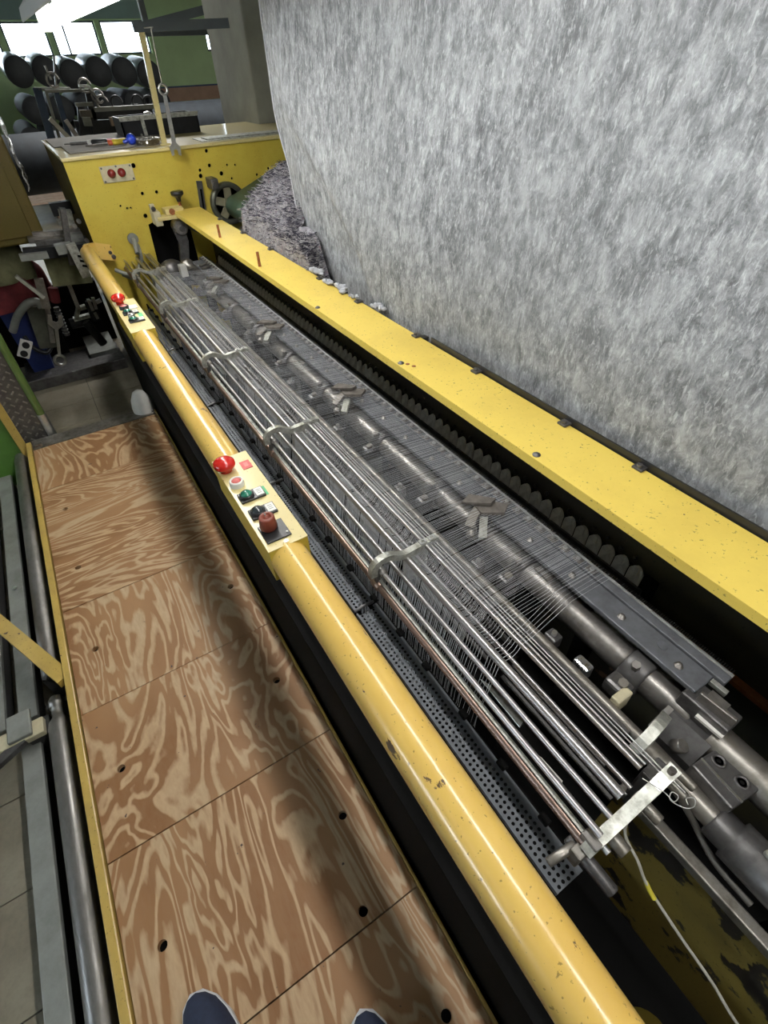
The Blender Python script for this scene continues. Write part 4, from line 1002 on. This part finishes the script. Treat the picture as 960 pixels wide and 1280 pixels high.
MB().cyl((1.06, -1.1, 2.62), (1.06, 2.75, 2.62), .05, 20).build('top_roller', 'mid_steel', hw)
for y in (-1.0, 2.68): MB().cyl((1.06, y, 2.64), (1.06, y, ZC), .012, 8).build('roller_hanger', 'mid_steel', hw)

# ------------------------------------------------------------------ left of the platform: rollers, rails, bars
ra = thing('steel_roller', (-.56, .45, -.14), 'long worn steel roller nearest the photographer, left of the platform trim', 'roller', 'steel rollers along the platform')
MB().lathe((-.553, -.35, -.10), (-.553, 1.33, -.10), [(0, .033), (1.56, .033), (1.58, .030), (1.60, .018), (1.64, .018), (1.642, .024), (1.668, .024), (1.68, .018)], 28).build('roller', 'roller_grey', ra)
MB().box((-.585, -.36, FL), (-.52, -.34, -.07)).build('bearing', 'rail_dark', ra); MB().box((-.585, 1.30, FL), (-.52, 1.32, -.10)).build('bearing', 'rail_dark', ra)
rb = thing('steel_roller', (-.555, 2.2, -.14), 'long worn steel roller further along, ending by the green cabinet', 'roller', 'steel rollers along the platform')
MB().lathe((-.553, 1.42, -.10), (-.553, 3.0, -.10), [(0, .02), (.01, .034), (1.54, .034), (1.56, .030), (1.58, .03)], 28).build('roller', 'roller_grey', rb)
MB().box((-.585, 1.42, FL), (-.52, 1.44, -.10)).build('bearing', 'rail_dark', rb); MB().box((-.585, 2.97, FL), (-.52, 2.99, -.10)).build('bearing', 'rail_dark', rb)
def flat(name, x0, x1, y0, y1, label):
    t = thing(name, ((x0 + x1) / 2, (y0 + y1) / 2, FL), label, 'rail')
    MB().box((x0, y0, -.17), (x1, y1, -.15), bev=.003).build('flat_bar', 'rail_grey', t)
    MB().box((x0 + .012, y0, FL), (x1 - .012, y1, -.17)).build('web', 'rail_dark', t)
    MB().cyl(((x0 + x1) / 2, y0 + (y1 - y0) * .42, -.15), ((x0 + x1) / 2, y0 + (y1 - y0) * .42, -.142), .009, 8).build('bolt', 'bright_steel', t)
flat('flat_rail', -.690, -.632, -.35, 1.25, 'grey flat rail on the floor beside the nearer steel roller')
flat('flat_rail', -.690, -.632, 1.34, 2.95, 'grey flat rail on the floor beside the farther steel roller')
flat('flat_rail', -.80, -.73, 1.34, 2.95, 'second grey flat rail out from the farther steel roller')
yb2 = thing('yellow_bar', (-.60, 1.6, -.10), 'slanting yellow flat bar reaching the platform edge from the left', 'bar')
MB().bar((-.95, 2.30, -.03), (-.488, 1.315, -.02), .048, .03).build('bar', 'trim_yellow', yb2)
MB().box((-.985, 2.27, FL), (-.925, 2.33, -.015)).build('foot', 'trim_yellow', yb2)
ca = thing('cross_arm', (-.75, 1.26, FL), 'pale cross arm with block between the two steel rollers', 'arm')
MB().box((-1.05, 1.225, -.125), (-.600, 1.285, -.10), bev=.003).build('arm', 'ivory_plate', ca)
MB().box((-.70, 1.23, -.10), (-.63, 1.33, -.085), bev=.004).build('pad', 'rail_grey', ca)
MB().box((-.655, 1.23, FL), (-.59, 1.30, -.125)).box((-1.05, 1.23, FL), (-.98, 1.28, -.125)).build('block', 'rail_dark', ca)
MB().bar((-.95, 1.10, -.12), (-.66, 1.235, -.11), .03, .02).build('brace', 'dark_steel', ca)
# green cabinet with chequer plate
gc = thing('green_cabinet', (-.6, 3.1, FL), 'green cabinet edge faced with chequer plate at the far left platform corner', 'cabinet')
MB().box((-1.2, 3.00, FL), (-.535, 3.5, .95)).build('body', 'green_panel', gc)
MB().box((-.535, 2.985, FL), (-.495, 3.02, .95), bev=.002).build('yellow_stripe', 'trim_yellow', gc)
MB().box((-.495, 2.99, FL), (-.375, 3.02, .95)).build('chequer_plate', 'tread', gc)
dm = None
for r_ in range(24):
    for c2 in range(4):
        x = -.483 + c2 * .029; z = -.20 + r_ * .042 + (c2 % 2) * .021
        if z > .55: continue
        a_ = radians(45 if c2 % 2 else -45)
        if dm is None: dm = MB().box((x - .011, 2.985, z - .004), (x + .011, 2.99, z + .004), None, None, .0018).build('tread_lozenge', 'worn_steel', gc);  # paler steel than the plate, painting the lozenge faces as lit
        d_ = dup(dm, gc, (x, 2.9885, z), rot=(0, a_, 0))
bpy.data.objects.remove(dm)
MB().cyl((-.357, 2.985, FL), (-.357, 2.985, .95), .020, 16).build('rim_tube', 'green_rim', gc)
MB().cyl((-.357, 2.985, FL), (-.357, 2.985, .12), .0215, 16).build('rim_sleeve', 'bright_steel', gc)
wc_ = MB().lathe((.135, 2.93, .003), (.135, 2.93, .14), [(0, .062), (.02, .062), (.07, .052), (.11, .032), (.125, .010), (.126, 0)], 20)
wc_.build('white_dome', 'white_plastic', None, label='rounded white dome standing on far platform corner', cat='cap')  # plain white dome on the platform end

# ------------------------------------------------------------------ dark corner beyond the platform
oc = thing('neighbour_cabinet', (-.6, 4.4, FL), 'dim olive-yellow end cabinet of the next machine, far left', 'cabinet')
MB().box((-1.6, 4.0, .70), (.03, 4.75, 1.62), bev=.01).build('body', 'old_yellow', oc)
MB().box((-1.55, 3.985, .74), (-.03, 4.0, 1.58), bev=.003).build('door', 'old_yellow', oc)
MB().cyl((-.20, 3.97, .92), (-.20, 3.985, .92), .02, 12).build('lock', 'mid_steel', oc)
MB().box((-1.5, 4.66, FL), (-.15, 4.74, .70)).build('base', 'pit_black', oc)
fo = MB(); rnd = random.Random(3)
fo.grid(lambda u, v: Vector((.045 + .03 * abs(noise.noise(Vector((u * 6, v * 9, 2)))) + .012 * u, 4.05 + .22 * u, .95 + .62 * v)), 8, 24, False)
fo_ = fo.build('plastic_wrap', 'foil', None, label='crumpled shiny plastic wrap hanging on the olive cabinet edge', cat='plastic'); fo_.modifiers.new('t', 'SOLIDIFY').thickness = .004
# pallet
pa = thing('wood_pallet', (.35, 6.0, FL), 'pale wooden pallet boards lying behind the end cabinet', 'pallet')
p0 = at(62, 247, Z=.05)
for k in range(4): MB().box((p0.x - .45, p0.y - .35 + k * .22, .03), (p0.x + .6, p0.y - .17 + k * .22, .052), bev=.003).build('board', 'wood', pa)
for k in range(3): MB().box((p0.x - .42 + k * .42, p0.y - .35, FL), (p0.x - .33 + k * .42, p0.y + .49, .03)).build('bearer', 'wood', pa)
# gearing of the next machine
gm = thing('neighbour_gearing', (.1, 4.1, FL), 'cluttered dark bars and brackets of the next machine beside the yellow cabinet', 'machine')
def gb(x0, y0, x1, y1, Yd, h, mt, name='bracket', dy=.06):
    a = at(x0, y0, Y=Yd); b = at(x1, y1, Y=Yd)
    MB().bar(a, b, h, dy, (0, 1, 0)).build(name, mt, gm)
gb(64, 262, 92, 258, 4.2, .07, 'black_iron'); gb(74, 268, 90, 268, 4.1, .05, 'cast_alu'); gb(72, 278, 92, 277, 4.1, .03, 'cast_alu')
gb(40, 292, 100, 288, 4.0, .022, 'mid_steel', 'bar'); gb(35, 300, 80, 298, 3.95, .03, 'worn_steel', 'bar'); gb(45, 306, 108, 300, 3.9, .04, 'dark_steel', 'bar')
gb(30, 318, 110, 310, 3.8, .06, 'black_iron', 'bar'); gb(70, 312, 90, 308, 3.7, .05, 'rail_grey'); gb(88, 298, 104, 296, 3.9, .05, 'rail_grey')
gb(25, 322, 60, 318, 3.75, .03, 'rail_grey', 'bar'); gb(78, 260, 90, 330, 3.75, .03, 'dark_steel', 'link'); gb(88, 305, 108, 345, 3.65, .05, 'cast_alu', 'slotted_plate')
for px_, py_ in ((98, 276), (108, 300), (93, 282)):
    p = at(px_, py_, Y=3.85); MB().cyl(p, p - Vector((0, .03, 0)), .012, 10).build('bolt', 'bright_steel', gm)
for k in range(3):
    p = at(97 + k * 3, 320 + k * 6, Y=3.62); MB().bar(p, p + Vector((.03, 0, -.01)), .012, .004, (0, 1, 0)).build('slot', 'pit_black', gm)
MB().box((-.9, 4.80, FL), (.236, 4.9, .22)).build('dark_gap_block', 'pit_black', None, label='low black block added to darken the gap behind the tool heap', cat='blocker')  # added black block, hides the lit floor so the gap stays dark
gb(60, 340, 110, 335, 3.9, .16, 'olive_cloth', 'cover')
# junk heap on the floor
def jbar(x0, y0, x1, y1, Yd, h, mt, name, label, cat, dy=.03, Y2=None):
    a = at(x0, y0, Y=Yd); b = at(x1, y1, Y=Y2 or Yd)
    return MB().bar(a, b, h, dy, (0, 1, 0)).build(name, mt, None, label=label, cat=cat)
st = thing('steel_skid', (-.1, 4.3, FL), 'low dark steel skid on the floor under the tool heap', 'skid')
MB().box((-.48, 4.15, FL), (.20, 4.30, FL + .08), bev=.006).build('front_beam', 'dark_steel', st)
MB().box((-.48, 4.30, FL), (.20, 4.6, FL + .05), bev=.006).build('deck', 'dark_steel', st)
MB().box((-.02, 4.35, FL + .05), (.18, 4.75, FL + .09)).build('plate', 'rail_grey', st)
b0 = at(-12, 376, Y=4.32); b1 = at(34, 380, Y=4.32)
bb = thing('blue_bin', ((b0.x + b1.x) / 2, 4.42, FL + .05), 'dark blue bin half covered by the red cloth', 'bin')
MB().prism([(b0.x + .03, FL + .05), (b1.x - .03, FL + .05), (b1.x, b0.z), (b0.x, b0.z)], (0, 4.56, 0), X, Z, .24).build('bin', 'blue_bin', bb)
MB().box((b0.x - .012, 4.31, b0.z - .002), (b1.x + .012, 4.57, b0.z + .018), bev=.005).build('rim', 'blue_bin', bb)
def cloth(cx, cy, cz, sx, sy, sz, seed):
    def fn(u, v):
        th = pi * v * .62; w = 2 * pi * u
        r_ = sin(th) ** .7; f = 1 + .16 * sin(w * 5 + seed) * v + .12 * noise.noise(Vector((cos(w) * 2, sin(w) * 2, v * 3 + seed)))
        return Vector((cx + sx * r_ * cos(w) * f, cy + sy * r_ * sin(w) * f, cz + sz * cos(th) - .1 * v * v))
    return MB().grid(fn, 48, 16)
c = at(10, 352, Y=4.34); cloth(c.x, c.y, c.z, .21, .15, .16, 1).build('red_cloth', 'red_cloth', None, fixn=False, label='crumpled dark red cloth heaped over the blue bin', cat='cloth')
c = at(-4, 322, Y=4.28); cloth(c.x, c.y, c.z, .17, .12, .10, 4).build('olive_jacket', 'olive_cloth', None, fixn=False, label='folded olive cloth lying over the red cloth', cat='cloth')
ho = MB(); 
ho.tube(smooth_path([at(16, 414, Y=4.1), at(22, 395, Y=4.05), at(34, 380, Y=4.0), at(46, 377, Y=4.0), at(52, 384, Y=4.0)], 6), .024, 10)
ho.build('bent_hose', 'rail_grey', None, label='grey hose bent over beside the blue bin', cat='hose')
ho = MB(); ho.tube(smooth_path([at(30, 420, Y=4.15), at(42, 435, Y=4.12), at(60, 440, Y=4.1), at(66, 420, Y=4.15), at(62, 395, Y=4.1)], 6), .014, 8)
ho.build('black_hose', 'black_iron', None, label='black hose looping over the skid behind the spanner', cat='hose')
hr = MB().tube([at(70 + k * 1.55, 384 + k * 3.9, Y=4.15) for k in range(10)], .018, 8)
hr_ = hr.build('ribbed_hose', 'dark_steel', None, label='ribbed grey hose leaning to the right of the spanner', cat='hose')
for k in range(1, 9): 
    p = at(70 + k * 1.55, 384 + k * 3.9, Y=4.15); q = at(70.4 + k * 1.55, 385 + k * 3.9, Y=4.15); MB().cyl(p, q, .022, 8).build('rib', 'rail_grey', hr_)
jbar(45, 383, 62, 434, 4.12, .12, 'pulley', 'green_plate', 'dull green steel plate leaning behind the long spanner', 'plate')
jbar(48, 348, 58, 385, 3.95, .05, 'worn_steel', 'scraper', 'wooden-brown flat scraper standing in the tool heap', 'tool')
jbar(82, 345, 98, 385, 4.0, .025, 'worn_steel', 'iron_strip', 'brownish iron strip slanting down in the tool heap', 'strip')
jbar(57, 372, 66, 428, 4.08, .03, 'mid_steel', 'steel_lever', 'flat steel lever leaning in the tool heap left of spanner', 'lever')
wrench('ring_spanner', at(75, 450, Y=4.05), at(69, 400, Y=4.05), 'steel ring spanner leaning with its ring on the tiles', .042)
wl = thing('socket_box', at(31, 436, Y=4.05), 'white double socket box lying by the skid', 'socket')
c = at(31, 436, Y=4.05); R_ = Matrix.Rotation(.6, 3, 'Y')
MB().box(c - Vector((.035, .012, .06)), c + Vector((.035, .012, .06)), R_, c, .004).build('box', 'white_plastic', wl)
for s in (-.03, .03):
    e = c + R_ @ Vector((0, -.013, s)); MB().cyl(e, e - Vector((0, .004, 0)), .022, 16).build('socket', 'black_plastic', wl)
ga = thing('red_gauge', at(70, 378, Y=4.0), 'small red-capped fitting among the tools', 'fitting')
c = at(70, 378, Y=4.0); MB().cyl(c, c + Vector((.02, 0, .09)), .03, 12, .004).build('cap', 'red_cloth', ga)
bk = thing('steel_bracket', at(103, 393, Y=4.15), 'pale forked steel bracket in the tool heap', 'bracket')
for a_, b_ in (((92, 399), (112, 394)), ((95, 398), (98, 385)), ((97, 386), (107, 383))): MB().bar(at(*a_, Y=4.15), at(*b_, Y=4.15), .022, .05, (0, 1, 0)).build('bracket_arm', 'cast_alu', bk)
cl = thing('pipe_clamp', at(115, 385, Y=4.1), 'shiny pipe clamp standing dark in the tool heap', 'clamp')
for a_, b_ in (((110, 374), (116, 388)), ((116, 372), (120, 386)), ((120, 378), (126, 375)), ((118, 390), (122, 398))): MB().bar(at(*a_, Y=4.1), at(*b_, Y=4.1), .02, .03, (0, 1, 0)).build('jaw', 'bright_steel', cl)
MB().cyl(at(112, 376, Y=4.12), at(120, 400, Y=4.12), .03, 12).build('body', 'black_iron', cl)
MB().cyl(at(107, 402, Y=4.1), at(130, 430, Y=4.1), .030, 14, .004).build('grease_gun', 'black_iron', None, label='black cylindrical tube lying on the right of the heap', cat='tube')
MB().cyl(at(88, 405, Y=4.2), at(108, 401, Y=4.2), .035, 14, .004).build('dark_drum', 'black_iron', None, label='short dark drum under the forked bracket', cat='drum')
jbar(20, 345, 55, 372, 3.9, .02, 'cable_pale', 'thin_pipe', 'thin pale pipe crossing in front of the red cloth', 'pipe')

# ------------------------------------------------------------------ far end of the hall
def roll(p, r, L, pitch, label, wrap, group):
    d = Vector((0, cos(pitch), -sin(pitch) * -1))
    t = thing('fabric_roll', p - Vector((0, 0, r)), label, 'roll', group)
    q = p + d * L
    MB().lathe(p, q, [(0, .0), (.001, .03), (.002, r * .96), (.02, r), (L, r)], 24).build('roll', 'roll_dark', t)
    if wrap: MB().lathe(p + d * .05, q, [(0, r * 1.005), (.02, r * 1.03), (.3, r * 1.05), (L - .1, r * 1.02)], 24).build('plastic_wrap', 'wrap_plastic', t)
    return t
tops = [(15, 1.627), (50, 1.618), (85, 1.564), (117, 1.589), (150, 1.57), (182, 1.532)]
nth = ['first', 'second', 'third', 'fourth', 'fifth', 'sixth']
for i, (px_, zt) in enumerate(tops):
    x = [.646, 1.003, 1.356, 1.723, 2.098, 2.469][i]
    roll(Vector((x, 11.0, zt - .20)), .18, 1.0, .06, 'dark wrapped fabric roll, %s from the left in the top row under the windows' % nth[i], True, 'fabric rolls in the top row')
for r_, z in ((1, .985), (2, .63), (3, .28), (4, -.07)):
    for i in range(6):
        x = .50 + (i + .5 * (r_ % 2)) * .37 - .02
        roll(Vector((x, 11.0 + .03 * ((i * 7 + r_) % 3), z)), .174, 1.8, 0, 'dark fabric roll, %s from left in %s row from top of the stack' % (nth[i], nth[r_]), False, 'dark fabric rolls in the lower rows')
big = thing('fabric_roll', (.3, 7.0, FL), 'big blue-grey fabric roll lying across behind the olive cabinet', 'roll')
c = at(48, 205, Y=6.6); MB().lathe((c.x - .9, 6.6, c.z), (c.x + .9, 6.6, c.z), [(0, .1), (.004, .22), (.02, .235), (1.78, .235), (1.8, .1)], 28).build('roll', 'roll_blue', big)
MB().box((c.x - .7, 6.5, FL), (c.x - .6, 6.7, c.z - .20)).box((c.x + .5, 6.5, FL), (c.x + .6, 6.7, c.z - .20)).build('cradle', 'black_iron', big)
fr = thing('fabric_roll', (2.2, 8.0, FL), 'long grey fabric roll lying before the green wall', 'roll')
c = at(240, 150, Y=8.2); MB().lathe((c.x - .75, 8.2, c.z), (c.x + 1.2, 8.2, c.z), [(0, .06), (.004, .18), (.02, .19), (1.93, .19), (1.95, .06)], 28).build('roll', 'roll_blue', fr)
MB().box((c.x - .6, 8.1, FL), (c.x - .5, 8.3, c.z - .15)).box((c.x + .9, 8.1, FL), (c.x + 1.0, 8.3, c.z - .15)).build('cradle', 'black_iron', fr)
# winding frame in front of the rolls
wf = thing('winding_frame', (.8, 6.0, FL), 'dark blue machine frame with hooks standing before the fabric rolls', 'machine')
def wb2(x0, y0, x1, y1, Yd, w, mt, name='bar', dy=.05):
    MB().bar(at(x0, y0, Y=Yd), at(x1, y1, Y=Yd), w, dy, (0, 1, 0)).build(name, mt, wf)
wb2(46, 110, 72, 200, 6.0, .06, 'blue_frame', 'upright'); wb2(57, 113, 82, 200, 6.0, .02, 'rail_grey', 'upright'); wb2(70, 115, 92, 190, 6.0, .04, 'blue_frame', 'upright')
wb2(43, 111, 88, 111, 6.0, .02, 'rail_grey'); wb2(56, 114, 112, 113, 5.95, .02, 'rail_grey'); wb2(94, 131, 116, 130, 5.9, .025, 'rail_grey'); wb2(118, 137, 192, 133, 5.9, .03, 'rail_grey')
wb2(110, 113, 122, 180, 6.0, .05, 'black_iron', 'upright'); wb2(100, 131, 104, 175, 6.05, .05, 'black_iron', 'upright'); wb2(168, 130, 182, 180, 6.0, .06, 'black_iron', 'upright')
wb2(115, 143, 190, 139, 6.0, .07, 'black_iron'); wb2(95, 160, 195, 156, 6.1, .10, 'black_iron'); wb2(62, 148, 86, 172, 5.6, .03, 'white_plastic', 'pale_lever'); wb2(82, 150, 100, 176, 5.7, .03, 'mid_steel', 'lever')
wb2(100, 142, 114, 142, 5.95, .05, 'mat_grey', 'small_roller'); wb2(138, 152, 166, 151, 5.95, .06, 'wood', 'board'); wb2(104, 152, 114, 152, 5.9, .06, 'rail_grey', 'small_roller')
for px_, py_ in ((66, 100), (106, 107), (122, 120), (128, 128), (146, 128), (172, 127), (186, 128)):
    c = at(px_, py_, Y=5.92); MB().tube([c + Vector((.045 * cos(a), 0, .045 * sin(a))) for a in [k * .5 for k in range(12)]], .008, 6).build('hook', 'mid_steel' if px_ < 130 else 'black_iron', wf)
wb2(98, 107, 110, 108, 5.9, .02, 'bright_steel', 'handle'); wb2(110, 108, 116, 113, 5.9, .02, 'bright_steel', 'handle'); wb2(56, 82, 64, 100, 5.95, .012, 'mid_steel', 'rod'); wb2(67, 70, 70, 108, 5.95, .012, 'mid_steel', 'rod'); wb2(114, 112, 124, 128, 5.92, .015, 'mid_steel', 'rod')
MB().box((.35, 5.95, FL), (.47, 6.1, .95)).box((1.15, 5.95, FL), (1.25, 6.1, 1.05)).build('leg', 'black_iron', wf)
tp = thing('bench_tap', at(188, 150, Y=5.2), 'bent chrome pipe sticking up behind the cabinet top', 'pipe')
MB().tube(smooth_path([at(190, 170, Y=5.2), at(191, 152, Y=5.2), at(187, 143, Y=5.2), at(181, 144, Y=5.2)], 5), .02, 10).build('pipe', 'bright_steel', tp)
MB().box(at(190, 170, Y=5.2) - Vector((.05, .05, .0)), Vector((at(190, 170, Y=5.2).x + .05, 5.25, FL)), None, None).build('pedestal', 'black_iron', tp)

# ------------------------------------------------------------------ the photographer's shoes
def shoe(toe, ang, label):
    t = thing('sneaker', (toe[0], toe[1], 0), label, 'shoe', "photographer's shoes")
    a = Vector((sin(ang), cos(ang), 0)); s = Vector((cos(ang), -sin(ang), 0)); o = Vector((toe[0], toe[1], 0))
    W_ = [(0, .0), (.012, .024), (.04, .040), (.08, .048), (.14, .045), (.20, .037), (.25, .034), (.28, .022), (.29, 0)]
    out = [(-d, w) for d, w in W_[1:-1]] + [(-.29, 0)] + [(-d, -w) for d, w in reversed(W_[1:-1])] + [(0, 0)]
    so = MB()
    n = len(out)
    rings = []
    for z, k in ((.002, .95), (.004, 1.0), (.024, 1.02), (.028, .99)):
        rings.append([o + a * (d + .145) * k - a * .145 + s * w * k + Z * z for d, w in out])
    vs = [v for r_ in rings for v in r_]; fs = [(i * n + k, i * n + (k + 1) % n, (i + 1) * n + (k + 1) % n, (i + 1) * n + k) for i in range(3) for k in range(n)]
    so.add(vs, fs, True); so.add(rings[0], [tuple(range(n))]); so.add(rings[-1], [tuple(range(n))]); so.build('sole', 'sole', t)
    H = lambda d: .028 + .034 * min(1, d / .05) ** .6 + .045 * max(0, min(1, (d - .06) / .10))
    up = MB(); vs = []; m = 9; ds = [.006, .018, .04, .07, .10, .13, .16, .20, .24, .268, .28]
    import bisect
    def wid(d):
        for (d0, w0), (d1, w1) in zip(W_, W_[1:]):
            if d <= d1: return w0 + (w1 - w0) * (d - d0) / (d1 - d0)
        return 0
    for d in ds:
        for k in range(m):
            w = pi * k / (m - 1); vs.append(o - a * d + s * (wid(d) * .96 * cos(w)) + Z * (.026 + (H(d) - .026) * sin(w) ** .75))
    fs = [(i * m + k, i * m + k + 1, (i + 1) * m + k + 1, (i + 1) * m + k) for i in range(len(ds) - 1) for k in range(m - 1)]
    up.add(vs, fs, True).build('upper', 'navy', t)
    for k in range(4):
        d = .10 + k * .022; MB().tube([o - a * d + s * x_ + Z * (H(d) + .003 - abs(x_) * .25) for x_ in (-.022, -.01, 0, .01, .022)], .0025, 6).build('lace', 'sole', t)
shoe((-.342, .318), -.25, 'navy sneaker with white sole edge on the plywood, at left')
shoe((-.045, .105), .10, 'second navy sneaker, toe just showing near the tube shadow')
